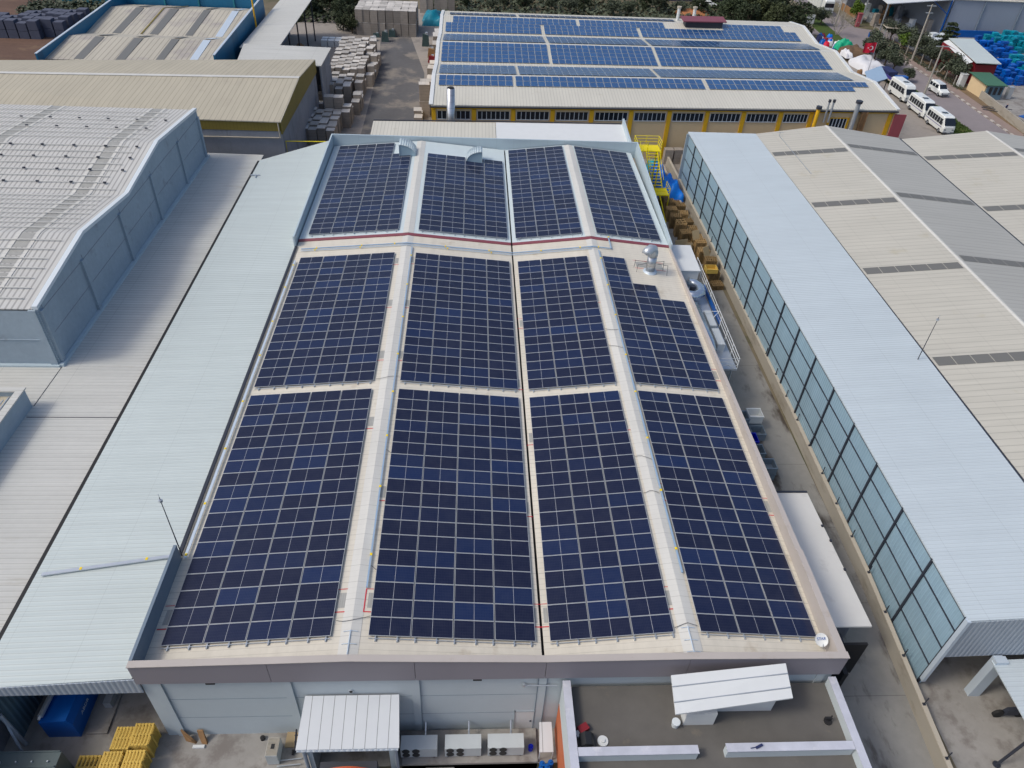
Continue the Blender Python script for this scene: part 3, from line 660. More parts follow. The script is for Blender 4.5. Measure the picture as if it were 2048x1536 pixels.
# ================================================================== beige low roof and concrete hall on the left
t = thing('low_shed', 'low building with a dusty beige corrugated roof between concrete hall and white lean-to', 'shed', (-30,30,0))
MB().slab([(-44,-6,5.2),(-26.6,-6,5.2),(-26.95,63.0,5.2),(-44,63.5,5.2)], .08).build('roof', MT['lean_beige'], t)
MB().box(-43.8,-26.95,-5.8,-5.6,0,5.1).box(-27.15,-26.97,-5.6,62.5,0,5.1).box(-43.8,-26.95,62.3,62.5,0,5.1).build('wall', MT['concrete_dark'], t)
MB().box(-33.0,-26.85,17.85,17.91,5.2,5.215).hexa([(-33.05,19.0,5.2),(-33.0,19,5.2),(-32.95,23.5,5.2),(-33.0,23.5,5.2)],[(-33.05,19.0,5.215),(-33.0,19,5.215),(-32.95,23.5,5.215),(-33.0,23.5,5.215)]).build('sheet_joint', MT['darkmetal'], t)
# concrete hall with double gable
PR = [(23.6,10.13),(32.4,11.3),(41.3,10.3),(50.2,11.5),(62.0,10.5)]
ch = thing('concrete_hall', 'precast concrete hall with double gable fibre cement roof at the left', 'hall', (-50,43,0))
prof = [(23.6,0)] + PR + [(62.0,0)]
MB().prism(prof, 'x', -33.3, -33.1).build('gable_wall', MT['concrete'], ch)
MB().box(-75,-33.3,23.6,23.8,0,10.1).build('wall', MT['concrete'], ch)
MB().box(-75,-33.3,61.8,62.0,0,10.4).build('wall', MT['concrete'], ch)
for (ya,za),(yb,zb) in zip(PR, PR[1:]):
    MB().slab([(-75,ya,za+.05),(-33.35,ya,za+.05),(-33.35,yb,zb+.05),(-75,yb,zb+.05)], .15).build('roof', MT['conc_roof'], ch)
mb = MB()
for (ya,za),(yb,zb) in zip(PR, PR[1:]): mb.hexa([(-33.4,ya,za),(-33.02,ya,za),(-33.02,yb,zb),(-33.4,yb,zb)], [(-33.4,ya,za+.26),(-33.02,ya,za+.26),(-33.02,yb,zb+.26),(-33.4,yb,zb+.26)])
mb.build('coping', MT['bucket'], ch)
for y in (23.95,30.8,38.6,46.4,54.6,61.6): MB().box(-33.1,-32.9,y-.2,y+.2,5.43,9.9).build('pilaster', MT['concrete'], ch)
mb = MB()
for y in (24.25,31.1,38.9,46.7,54.9): mb.box(-33.099,-33.085,y-.0,y+.05,5.2,10.2)
for z in (7.6,): mb.box(-33.098,-33.086,24,61.5,z,z+.04)
mb.box(-33.098,-33.086,24,61.5,9.75,9.80)
mb.build('panel_joint', MT['concrete_dark'], ch)
MB().box(-75,-33.3,23.54,23.6,7.5,7.56).box(-33.7,-33.2,23.45,23.6,5.2,10.1).build('front_joint', MT['concrete'], ch)
MB().box(-33.09,-32.8,23.4,62.2,5.2,5.42).box(-75,-33.09,23.3,23.59,5.2,5.35).build('flashing', MT['parapet_blue'], ch)
# skylight strips on hall roof and mounting rails on the roof
for x0 in (-37.6,-48.2):
    for (ya,za),(yb,zb) in zip(PR, PR[1:]):
        n = 9; mb = MB()
        for k in range(n):
            a, b = (k+.06)/n, (k+.94)/n
            y0, y1, z0, z1 = ya+(yb-ya)*a, ya+(yb-ya)*b, za+(zb-za)*a+.07, za+(zb-za)*b+.07
            mb.quad((x0,y0,z0),(x0+1.0,y0,z0),(x0+1.0,y1,z1),(x0,y1,z1))
        mb.build('skylight_strip', MT['patch_l'], ch)
        MB().slab([(x0-.35,ya,za+.09),(x0-.05,ya,za+.09),(x0-.05,yb,zb+.09),(x0-.35,yb,zb+.09)],.02).slab([(x0+1.05,ya,za+.09),(x0+1.35,ya,za+.09),(x0+1.35,yb,zb+.09),(x0+1.05,yb,zb+.09)],.02).build('strip_edge', MT['ridge'], ch)
def zhall(y):
    for (ya,za),(yb,zb) in zip(PR, PR[1:]):
        if ya <= y <= yb: return za+(zb-za)*(y-ya)/(yb-ya)
n = 0
for y in [24.6+1.12*i for i in range(7)] + [33.2+1.05*i for i in range(8)] + [41.9+1.04*i for i in range(8)] + [51.0+1.5*i for i in range(7)]:
    xr = -34.2-random.uniform(0,.6) if y < 42 else -34.8-random.uniform(0,.8)
    mb = MB().box(-75,xr,y-.035,y+.035,zhall(y)+.14,zhall(y)+.20)
    n += 1
    tag(mb.build('roof_rail', MT['ridge']), 'thin white rail on the concrete hall roof, %s from its %s eave' % (ORD[n] if n <= 15 else ORD[31-n], 'near' if n <= 15 else 'far'), 'rail', 'white mounting rails on the concrete hall roof')
n = 0
for y in (42.9,45.0,47.1,49.1,54.2,57.2):
    for i in range(8):
        x = -35.6-2.9*i+(.9 if int(y) % 2 else 0)
        n += 1
        o = whole('clamp', MB().box(-.12,.12,-.07,.07,0,.12).box(-.05,.05,-.14,.14,.03,.09), MT['darkmetal'], 'dark clamp on the concrete hall roof, %s from the gable edge, %s clamp row' % (ORD[i+1], ORD[(42.9,45.0,47.1,49.1,54.2,57.2).index(y)+1]), 'clamp', (x,y,zhall(y)+.15), 'dark clamps on the concrete hall roof')
# little block at the far left edge
t = thing('parapet_block', 'small flat roofed block with concrete parapet at the left edge of the photo', 'building', (-38,12,5.2))
MB().box(-33.35,-33.1,4,19.0,5.2,6.75).box(-48,-33.35,18.75,19.0,5.2,6.75).build('parapet', MT['concrete'], t)
MB().box(-48,-33.35,4,18.75,5.25,6.3).build('roof', MT['gold_roof'], t)
MB().box(-33.5,-33.0,3.9,19.1,6.75,6.85).box(-48,-33.5,18.65,19.1,6.75,6.85).build('coping', MT['lean_beige'], t)
MB().tube([(-33.9,4,6.5),(-33.9,18.4,6.5)],.07,6).tube([(-34.2,4,6.45),(-34.2,18.2,6.45)],.05,6).build('pipe', MT['steel'], t)
# ================================================================== right hand hall with glazed looking wall and multi gable roof
rb = thing('long_hall', 'long hall on the right with pale blue sheet roof and blue grey framed side wall', 'hall', (28,34,0))
MB().slab([(23.5,.45,7.0),(31.75,.45,7.6),(32.0,67.6,7.6),(24.05,69.2,7.0)], .12).build('roof', MT['blue_white'], rb)
MB().hexa([(23.62,.62,.3),(23.72,.62,.3),(24.27,69,.3),(24.17,69,.3)], [(23.62,.62,6.9),(23.72,.62,6.9),(24.27,69,6.9),(24.17,69,6.9)]).build('side_wall', MT['wall_blue'], rb)
def wx_(y): return 23.62+.55*(y-.62)/68.4
N_ = 18
for i in range(N_+1):
    y = .68+i*(68.3/N_); x = wx_(y)
    MB().box(x-.12,x-.02,y-.07,y+.07,.3,6.95).build('wall_post', MT['darkmetal'], rb)
for z in (2.0, 3.75, 5.45, 6.75):
    MB().hexa([(wx_(.7)-.07,.7,z),(wx_(.7)-.01,.7,z),(wx_(68.9)-.01,68.9,z),(wx_(68.9)-.07,68.9,z)], [(wx_(.7)-.07,.7,z+.07),(wx_(.7)-.01,.7,z+.07),(wx_(68.9)-.01,68.9,z+.07),(wx_(68.9)-.07,68.9,z+.07)]).build('wall_rail', MT['darkmetal'], rb)
MB().prism([(23.55,3.45),(26.9,3.62),(27.9,3.62),(36,4.6),(36,7.7),(31.75,7.55),(23.55,6.88)], 'y', .42, .50).build('front_fascia', MT['skirt_blue'], rb)
MB().hexa([(23.42,.36,.9),(23.62,.36,.9),(23.62,.62,.9),(23.42,.62,.9)], [(23.42,.36,7.0),(23.62,.36,7.0),(23.62,.62,7.0),(23.42,.62,7.0)]).build('corner_trim', MT['tray_l'], rb)
MB().box(26.35,26.9,-.1,.35,0,3.7).box(26.9,27.05,-.1,.3,0,3.7).build('door_jamb', MT['tray_l'], rb)
MB().box(31.6,31.75,.6,68,0,7.0).box(23.8,31.6,68.6,68.8,0,6.9).build('inner_wall', MT['concrete'], rb)
MB().box(25.2,26.6,3.0,4.4,0,2.2).box(24.8,25.4,6,8,0,1.8).build('stored_goods', MT['timber'], rb) if 0 else None
whole('cardboard_stack', MB().box(0,1.6,0,1.6,0,1.3).box(.1,1.5,.2,1.4,1.3,2.1), MT['plywood'], 'stack of brown boxes just inside the shaded opening of the right hall', 'boxes', (27.4,2.4,0))
# cream gable roofs beyond
def gable_bay(xa, xr, xb, za, zr, zb, y0, y1, label):
    t = thing('gable_hall', label, 'hall', ((xa+xb)/2, 34, 0), 'cream gable halls on the right')
    f0, f1 = y1
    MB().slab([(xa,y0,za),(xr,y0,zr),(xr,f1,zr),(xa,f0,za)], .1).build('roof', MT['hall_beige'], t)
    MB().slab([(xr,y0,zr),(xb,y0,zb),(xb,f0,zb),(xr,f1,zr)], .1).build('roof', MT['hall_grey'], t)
    MB().prism([(xr-.22,zr-.01),(xr,zr+.05),(xr+.22,zr-.01),(xr,zr-.09)], 'y', y0, f1).build('ridge_cap', MT['ridge'], t)
    MB().prism([(xa+.1,0),(xb-.1,0),(xb-.1,zb-.12),(xr,zr-.12),(xa+.1,za-.12)], 'y', f0-.4, f0-.2).build('gable_wall', MT['concrete'], t)
    for x0, x1, z0, z1, off in ((xa+.15,xr-.35,za,zr,0),(xr+.35,xb-.15,zr,zb,3.2)):
        yy = 8.5+off*.4
        while yy < f0-3:
            n = 6; 
            s = MB()
            for k in range(n):
                a, b = (k+.02)/n, (k+.98)/n
                s.quad((x0+(x1-x0)*a,yy,z0+(z1-z0)*(a*(x1-x0)+(x0-(xa if z0 == za else xr)))/((xr-xa) if z0 == za else (xb-xr))+.02),(x0+(x1-x0)*b,yy,z0+(z1-z0)*(b*(x1-x0)+(x0-(xa if z0 == za else xr)))/((xr-xa) if z0 == za else (xb-xr))+.02),
                       (x0+(x1-x0)*b,yy+1.05,z0+(z1-z0)*(b*(x1-x0)+(x0-(xa if z0 == za else xr)))/((xr-xa) if z0 == za else (xb-xr))+.02),(x0+(x1-x0)*a,yy+1.05,z0+(z1-z0)*(a*(x1-x0)+(x0-(xa if z0 == za else xr)))/((xr-xa) if z0 == za else (xb-xr))+.02))
            s.build('skylight_strip', MT['patch'], t)
            yy += 13.1
gable_bay(32.1, 41.2, 50.3, 7.5, 8.35, 7.5, -6, (67.8,69.0), 'first cream gable hall right of the pale blue roof')
gable_bay(50.5, 61.8, 73.0, 7.5, 8.4, 7.5, -6, (67.4,68.6), 'second cream gable hall at the far right edge')
for x, a in ((31.88, 'first'), (50.4, 'second')):
    tag(MB().box(x-.12,x+.2,.5,67.6,7.2,7.49).build('valley_gutter', MT['darkmetal']), 'narrow dark gutter in the %s roof valley of the right halls' % a, 'gutter', 'dark valley gutters of the right halls')
whole('lightning_wire', MB().tube([(0,0,0),(0,11,.02)],.03,5).cyl(0,11,0,.5,.03,5).tube([(-.4,11,.45),(.4,11,.45)],.025,5), MT['steel'], 'thin wire and small cross post on the near cream roof slope at the back', 'wire', (34.6,55.5,7.78))
# canopy bottom right
t = thing('side_canopy', 'small white corrugated canopy at the bottom right corner on a dark post', 'canopy', (28.5,-2,0))
MB().slab([(26.2,-6.5,3.45),(33,-6.5,3.6),(33,.3,3.6),(26.3,.2,3.45)], .08).build('roof', MT['blue_white'], t)
MB().tube([(25.9,-3.95,0),(26.4,-3.9,3.4)], .08, 8).cyl(25.9,-3.95,0,.08,.2,10).build('post', MT['darkmetal'], t)
t = thing('motorbike', 'dark motorbike parked in shade beneath the bottom right canopy', 'motorbike', (28.0,-1.3,0))
for dx in (-.65,.65):
    c = MB().tube([(28.0+dx,-1.38,.33),(28.0+dx,-1.22,.33)], .32, 16).build('wheel', MT['tyre'], t)
MB().hexa([(27.6,-1.45,.4),(28.4,-1.45,.4),(28.4,-1.15,.4),(27.6,-1.15,.4)], [(27.7,-1.4,.85),(28.5,-1.4,.95),(28.5,-1.2,.95),(27.7,-1.2,.85)]).build('body', MT['darkmetal'], t)
MB().tube([(28.4,-1.6,1.1),(28.45,-1.3,1.15),(28.4,-1.0,1.1)], .03, 6).build('handlebar', MT['darkmetal'], t)
# retaining wall with stub fence posts along the alley
t = thing('retaining_wall', 'low rendered retaining wall between the alley and the right hall', 'wall', (23.2,30,0))
def lw(y): return 22.35+ (y+5)*.062 if y < 8 else (23.15+(y-8)*.02)
pts = [-8,-4,0,4,8,16,28,45,76]
mb, mc = MB(), MB()
for a, b in zip(pts, pts[1:]):
    xa, xb = lw(a), min(lw(b), 23.75); xa = min(xa, 23.75)
    mb.hexa([(xa,a,0),(xa+.28,a,0),(xb+.28,b,0),(xb,b,0)], [(xa+.1,a,1.0),(xa+.28,a,1.0),(xb+.28,b,1.0),(xb+.1,b,1.0)])
    mc.slab([(xa+.06,a,1.07),(xa+.34,a,1.07),(xb+.34,b,1.07),(xb+.06,b,1.07)], .067)
mb.build('wall_body', MT['lowwall'], t); mc.build('coping', MT['cream'], t)
for i in range(20):
    y = -4+i*2.95; x = min(lw(y), 23.75)+.2
    tag(MB().tube([(x,y,.95),(x,y,1.75)], .035, 6).box(x-.08,x+.08,y-.08,y+.08,1.07,1.1).build('fence_post', MT['darkmetal']), 'short dark stub post on the alley wall, %s of its row from the front' % ORD[i+1], 'post', 'stub posts on the alley retaining wall')

# ================================================================== front: courtyard objects
# loading canopy
t = thing('loading_canopy', 'white ribbed canopy over the truck dock at the front wall', 'canopy', (-8.7,-2.7,0))
MB().slab([(-11.15,-3.95,3.45),(-6.15,-3.95,3.45),(-6.3,-1.6,4.15),(-11.0,-1.6,4.15)], .07).build('roof', MT['white_rib'], t)
for x in (-10.9,-6.4): MB().tube([(x,-3.7,0),(x,-3.7,3.4)], .1, 8).build('post', MT['skirt_blue'], t)
MB().tube([(-11.1,-3.98,3.36),(-6.2,-3.98,3.36)], .06, 8).build('gutter', MT['skirt_blue'], t)
for x in (-10.8,-6.75): MB().box(x,x+.25,-3.6,-1.6,0,3.3).build('side_panel', MT['wall_white'], t)
tk = thing('truck_body', 'truck front with an orange arch backed under the loading canopy', 'truck', (-8.6,-4.6,-1.1))
MB().hexa([(-10.2,-5.8,-.7),(-7.2,-5.8,-.7),(-7.2,-3.9,-.7),(-10.2,-3.9,-.7)], [(-10.1,-5.6,1.9),(-7.3,-5.6,1.9),(-7.3,-4.0,2.2),(-10.1,-4.0,2.2)]).build('cab', MT['darkmetal'], tk)
pr = [(-10.0+2.6*k/12, 2.2+.4*math.sin(math.pi*k/12)) for k in range(13)]
MB().prism([(-10.0,2.18)] + pr + [(-7.4,2.18)], 'y', -4.5, -4.4).build('arch', MT['orange'], tk)
for x in (-10.0,-7.4): MB().tube([(x-.15,-5,-.7),(x+.15,-5,-.7)], .4, 14).build('wheel', MT['tyre'], tk)
# plinth with three condensers
t = thing('unit_plinth', 'long low concrete plinth carrying three air conditioning units', 'plinth', (-2.8,-2.3,0))
MB().box(-6.25,.9,-3.35,-1.58,-1.05,.18).build('slab', MT['court'], t)
def condenser(x, y, z, label, w=1.9, d=.75, h=.95):
    t = thing('condenser_unit', label, 'air conditioner', (x,y,z), 'air conditioning units on the front plinth')
    MB().box(x-w/2,x+w/2,y-d/2,y+d/2,z+.08,z+h).build('casing', MT['acwhite'], t)
    for fx in (.28,.8):
        for fz in (.3,.72):
            f = MB().tube([(x-w/2+fx,y-d/2-.03,z+.05+fz),(x-w/2+fx,y-d/2+.01,z+.05+fz)], .20, 16).build('fan', MT['fanblack'], t)
    MB().box(x-w/2+.1,x-w/2+.2,y-d/2,y+d/2,z,z+.08).box(x+w/2-.2,x+w/2-.1,y-d/2,y+d/2,z,z+.08).build('foot', MT['darkmetal'], t)
    MB().tube([(x+.3,y+d/2,z+.5),(x+.3,y+d/2+.25,z+.6),(x+.3,-1.55,z+.9)], .05, 6).build('pipe', MT['steel'], t)
condenser(-5.35,-2.65,.18,'left air conditioning unit of three, partly behind the canopy')
condenser(-3.05,-2.65,.18,'middle air conditioning unit of the three on the plinth')
condenser(-.80,-2.65,.18,'right air conditioning unit of three, nearest the white door')
whole('water_bottle', MB().cyl(0,0,0,.35,.14,10).cyl(0,0,.35,.45,.05,8), MT['blue_bin'], 'small blue bottle standing at the right end of the plinth', 'bottle', (.55,-2.7,.18))
whole('steps', MB().box(0,1.5,0,.3,-.0,.25).box(0,1.5,-.3,0,-.28,0).box(0,1.5,-.6,-.3,-.56,-.28), MT['court'], 'short concrete steps in front of the air conditioner plinth', 'steps', (-5.0,-3.7,-.4))
whole('lean_cover', MB().slab([(0,0,.95),(.75,0,.95),(.7,1.35,1.45),(0.05,1.35,1.45)], .04).box(.0,.05,0,.05,0,.93).box(.7,.75,0,.05,0,.93), MT['white_rib'], 'small pale sheet cover leaning beside the terrace brick wall', 'cover', (.95,-3.2,0))
for i, (x, y) in enumerate(((1.1,-3.6),(1.35,-3.75),(1.0,-3.9),(1.3,-4.0),(1.55,-3.55))):
    whole('water_bottle', MB().cyl(0,0,0,.5,.15,10).cyl(0,0,.5,.6,.05,8), MT['blue'], 'blue water bottle in the heap by the brick wall, %s of five from the back' % ORD[i+1], 'bottle', (x,y,.05), 'blue bottles by the brick wall')
whole('gas_cylinder', MB().cyl(0,0,0,.7,.13,12).cyl(0,0,.7,.82,.05,8), MT['green_tarp'], 'green topped bottle standing below the right end of the plinth', 'gas bottle', (-1.0,-3.75,-1.0))
# separate outdoor unit with mesh top
t = thing('mesh_top_unit', 'pale outdoor unit with mesh grille top standing alone left of the canopy', 'air conditioner', (-12.9,-2.7,0))
MB().box(-13.2,-12.6,-3.15,-2.2,.05,1.0).build('casing', MT['acwhite'], t)
mb = MB()
for i in range(10): mb.box(-13.18+.062*i,-13.16+.062*i,-3.13,-2.22,1.003,1.03)
for i in range(14): mb.box(-13.18,-12.62,-3.13+.068*i,-3.11+.068*i,1.031,1.045)
mb.build('grille', MT['cream'], t)
MB().box(-12.98,-12.8,-2.8,-2.55,1.046,1.06).build('label_plate', MT['fanblack'], t)
t = thing('hand_truck', 'dark wheeled hand truck leaning by the left side of the canopy', 'hand truck', (-11.6,-2.2,0))
MB().tube([(-11.9,-2.6,.1),(-11.75,-2.0,1.4)],.05,6).tube([(-11.5,-2.6,.1),(-11.5,-2.0,1.4)],.05,6).tube([(-11.9,-2.3,.7),(-11.5,-2.3,.7)],.04,6).tube([(-11.85,-2.15,1.1),(-11.5,-2.15,1.1)],.04,6).build('frame', MT['darkmetal'], t)
for x in (-12.0,-11.4): MB().tube([(x-.04,-2.6,.14),(x+.04,-2.6,.14)],.14,10).build('wheel', MT['tyre'], t)
whole('scrap_bars', MB().tube([(-.7,-.2,.15),(.5,-.1,.15)],.035,6).tube([(-.7,.1,.1),(.5,.2,.12)],.035,6), MT['steel'], 'two thin steel bars lying between mesh unit and canopy', 'bars', (-12.0,-3.1,0))
t = thing('timber_offcuts', 'brown timber offcuts in a pale tray against the front wall', 'timber', (-17.0,-1.9,0))
MB().hexa([(-17.75,-1.85,0),(-17.2,-2.0,0),(-17.15,-1.9,0),(-17.7,-1.7,0)],[(-17.95,-1.62,.75),(-17.4,-1.95,.3),(-17.35,-1.85,.3),(-17.9,-1.57,.8)]).build('plank', MT['timber'], t)
MB().hexa([(-16.9,-2.0,0),(-16.6,-2.05,0),(-16.6,-1.9,0),(-16.9,-1.85,0)],[(-17.1,-1.65,.7),(-16.8,-1.65,.7),(-16.8,-1.58,.72),(-17.1,-1.58,.72)]).build('plank', MT['timber'], t)
MB().box(-17.3,-16.7,-2.25,-2.1,0,.12).build('tray', MT['white'], t)
whole('floor_lamp', MB().cyl(0,0,0,.18,.13,10).cyl(0,0,.181,.2,.07,10,0), MT['dark'], 'small black box lamp at the foot of the front wall', 'lamp', (-13.75,-1.8,0))
whole('wood_crate_base', MB().box(0,1.1,0,.9,0,.1), MT['plywood'], 'flat wooden board on the ground behind the mesh top unit', 'board', (-12.5,-2.3,.0))
# yellow pallet stacks
def pallet_mb(w=1.0, d=1.2, n=1, slats=7, gap=.144):
    mb = MB()
    for k in range(n):
        z = k*gap
        for i in range(slats):
            x = -w/2+i*(w-.09)/(slats-1); mb.box(x,x+.09,-d/2,d/2,z+.12,z+.14)
        for y in (-d/2,-.05,d/2-.1): mb.box(-w/2,w/2,y,y+.1,z+.0,z+.02).box(-w/2,w/2,y,y+.1,z+.10,z+.119)
        for x in (-w/2,-.05,w/2-.1):
            for y in (-d/2,-.05,d/2-.1): mb.box(x,x+.1,y,y+.1,z+.02,z+.10)
    return mb
for i, (x, y, n, s) in enumerate(((-20.55,-2.2,9,'back left'),(-19.6,-2.1,10,'back right'),(-20.75,-3.45,9,'front left'),(-19.65,-3.4,9,'front right'))):
    t = whole('pallet_stack', pallet_mb(.93,1.15,n,6), MT['pallet_y'], '%s stack of the four yellow pallet stacks under the lean-to edge' % s, 'pallet stack', (x,y,0), 'yellow pallet stacks in the courtyard')
whole('pallet', pallet_mb(1.1,1.2,2,6), MT['pallet_y'], 'low pair of yellow pallets beside the dark green container', 'pallet', (-22.3,-3.2,0))
# blue compressor cabinet
t = thing('blue_compressor', 'bright blue machine cabinet under the left lean-to roof', 'machine', (-24.2,.5,0))
MB().prism([(-24.95,0),(-23.3,0),(-23.3,1.35),(-23.55,1.75),(-24.95,1.6)], 'y', -1.5, 3.6).build('cabinet', MT['blue'], t)
MB().tube([(-24.85,-1.3,1.85),(-24.75,1.0,1.85)], .14, 10).build('exhaust_pipe', MT['steel'], t)
MB().tube([(-24.86,-1.45,1.85),(-24.86,-1.3,1.85)], .07, 8).build('nozzle', MT['white'], t)
text('ABDR', .34, (-23.285,-.3,.95), ((0,1,0),(0,0,1)), 'tray_l', t)
t = thing('control_box', 'grey pad with an upright pale cabinet beside the blue machine', 'cabinet', (-22.4,1,0))
MB().box(-23.1,-22.0,-1.4,3.8,0,.12).build('pad', MT['court'], t)
MB().box(-22.6,-22.2,.0,.9,.12,.6).build('cabinet', MT['steel'], t)
# dark container bottom left
t = thing('container', 'dark green grey ribbed container at the bottom left corner', 'container', (-24.5,-4.5,0))
MB().box(-26.0,-23.0,-9,-3.1,0,1.9).build('body', MT['container'], t)
mb = MB()
for k in range(9): mb.box(-25.95,-23.05,-8.9+.72*k,-8.84+.72*k,1.9,1.97)
mb.build('roof_rib', MT['container'], t)
mb = MB()
for k in range(4):
    for j in range(3): mb.cyl(-25.7+.75*k,-3.6-.72*j,1.9,2.0,.04,6)
mb.build('bolt', MT['steel'], t)
whole('floor_grate', MB().box(0,.9,0,1.0,.006,.02).box(.1,.8,.1,.9,.02,.03), MT['darkmetal'], 'dark square pit cover between container and yellow pallets', 'pit cover', (-21.9,-4.3,0))

# ================================================================== terrace annex
DZ = 4.85
t = thing('terrace_annex', 'flat roofed annex with brown deck and pale marbled parapets at the front right', 'annex', (9,-5,0))
MB().box(2.1,16.0,-9.5,-1.69,4.3,DZ).build('deck', MT['deck'], t)
MB().box(1.95,2.1,-9.5,-1.6,0,2.9).build('brick_wall', MT['brick'], t); MB().box(1.97,2.1,-9.5,-1.6,2.9,DZ).build('rendered_wall', MT['wall_white'], t)
MB().box(16.0,16.15,-9.5,-1.6,0,DZ).build('side_wall', MT['cream'], t)
def parapet(x0,x1,y0,y1,z=DZ,h=.62,m='marble'):
    p = MB().box(x0+.03,x1-.03,y0+.03,y1-.03,z,z+h).build('parapet', MT['wall_white'], t)
    MB().box(x0,x1,y0,y1,z+h,z+h+.05).build('coping', MT[m], p)
parapet(1.9,2.3,-9.4,-1.72); parapet(15.55,15.95,-9.4,-1.72)
parapet(2.32,8.0,-5.4,-5.0); parapet(9.35,15.53,-5.35,-4.95)
t2 = thing('roof_cabin', 'low white cabin with a tilted sandwich panel roof on the terrace', 'cabin', (9.5,-3,DZ))
MB().box(7.7,9.2,-3.75,-2.3,DZ,DZ+1.1).build('cabin_box', MT['white'], t2)
MB().box(9.2,12.3,-3.1,-2.3,DZ,DZ+1.25).build('cabin_box', MT['white'], t2)
r_ = MB().slab([(6.95,-4.05,DZ+1.75),(12.75,-3.45,DZ+1.95),(12.75,-1.95,DZ+2.45),(7.0,-2.35,DZ+2.2)], .09).build('roof', MT['white'], t2)
mb = MB()
for k in (.3,.7):
    a = Vector((6.95,-4.05,DZ+1.75)).lerp(Vector((7.0,-2.35,DZ+2.2)),k); b = Vector((12.75,-3.45,DZ+1.95)).lerp(Vector((12.75,-1.95,DZ+2.45)),k)
    mb.tube([a+Vector((0,0,.0)),b+Vector((0,0,.0))], .035, 6)
mb.build('seam', MT['steel'], r_)
MB().box(8.4,12.0,-2.9,-2.2,DZ+1.15,DZ+1.9).build('roof_prop', MT['steel'], t2)
whole('bucket', MB().cyl(0,0,0,.38,.17,14,r1=.21).cyl(0,0,.381,.39,.17,14), MT['bucket'], 'pale blue bucket beside the tilted roof cabin on the terrace', 'bucket', (7.3,-3.75,DZ), smooth=False)
whole('water_stain', MB().prism([(.4*math.cos(a)*1.2,.2*math.sin(a)) for a in [k*math.pi/8 for k in range(16)]], 'z', 0, .006), MT['soilheap'], 'brown puddle stain left of the bucket on the terrace deck', 'stain', (6.75,-3.6,DZ)) if 0 else None
whole('round_vent', MB().cyl(0,0,0,.06,.26,20).cyl(0,0,.061,.12,.10,14), MT['white'], 'round white vent cap on the terrace deck', 'vent', (3.65,-4.45,DZ))
whole('floodlight', MB().cyl(0,0,0,.06,.2,14).tube([(0,0,.05),(.15,.1,.4)],.03,6).box(-.25,.1,-.05,.05,.3,.42), MT['dark'], 'small fitting near the right parapet of the terrace', 'lamp', (15.0,-3.7,DZ))
whole('refuse_bag', MB().prism([(-.32,0),(.32,0),(.36,.25),(.2,.48),(-.1,.55),(-.34,.3)], 'y', -.3, .3), MT['rubble_black'], 'black rubbish bag in the left corner of the terrace', 'rubbish bag', (2.85,-4.5,DZ))
whole('red_cushion', MB().rbox(0,0,.5,.35,.0,.3,.5), MT['redwall'], 'dark red cushion behind the black bag on the terrace', 'cushion', (2.75,-3.9,DZ))
whole('paper_pile', MB().rbox(0,0,.35,.3,0,.15,.3).rbox(.2,-.9,.35,.25,0,.12,.8), MT['white'], 'crumpled white papers beside the black rubbish bag', 'paper', (2.55,-4.1,DZ))
whole('broom_head', MB().rbox(0,0,.35,.1,0,.12,.4).tube([(0,0,.08),(-.45,-.1,.1)],.02,5), MT['navy'], 'small blue and white broom head lying on the right parapet coping', 'broom', (10.9,-5.15,DZ+.67))

# ================================================================== alley side objects on the right of the warehouse
t = thing('side_extension', 'long dusty white flat roof extension along the alley side at the front', 'extension', (18.2,7,0))
MB().slab([(16.15,2.3,3.6),(20.3,2.3,3.6),(20.1,12.6,3.6),(16.2,12.6,3.6)], .12).build('roof', MT['lean_flat'], t)
MB().box(16.16,19.6,2.9,12.4,0,3.45).build('wall', MT['concrete_dark'], t)
MB().box(16.2,20.1,12.45,12.6,3.61,3.66).build('edge_trim', MT['darkmetal'], t)
MB().box(16.2,18.6,1.7,2.25,.0,3.0).build('shutter', MT['darkmetal'], t)
mb = MB()
for x,y in ((20.0,9.5),(20.1,8.3),(20.15,6.1)): mb.box(x,x+.12,y,y+.15,3.61,3.7)
mb.build('roof_clip', MT['darkmetal'], t)
t = thing('gate_pillar', 'dark gate pillar with yellow hazard patches at the warehouse corner', 'gate', (18.2,1.0,0))
MB().box(17.0,19.9,1.45,1.6,0,3.1).build('gate_leaf', MT['dark'], t)
MB().box(17.9,18.15,-.2,1.45,0,2.9).build('side_leaf', MT['dark'], t)
MB().box(18.16,18.2,.6,1.0,1.5,1.9).build('hazard_patch', MT['yellow_tag'], t); MB().box(18.16,18.2,-.15,.2,.6,1.0).build('hazard_patch', MT['yellow_tag'], t)
whole('roof_unit', MB().box(-.35,.35,-.9,.9,0,.8), MT['acwhite'], 'white box unit on the flat extension roof beside the solar roof', 'air conditioner', (16.75,11.3,3.62))
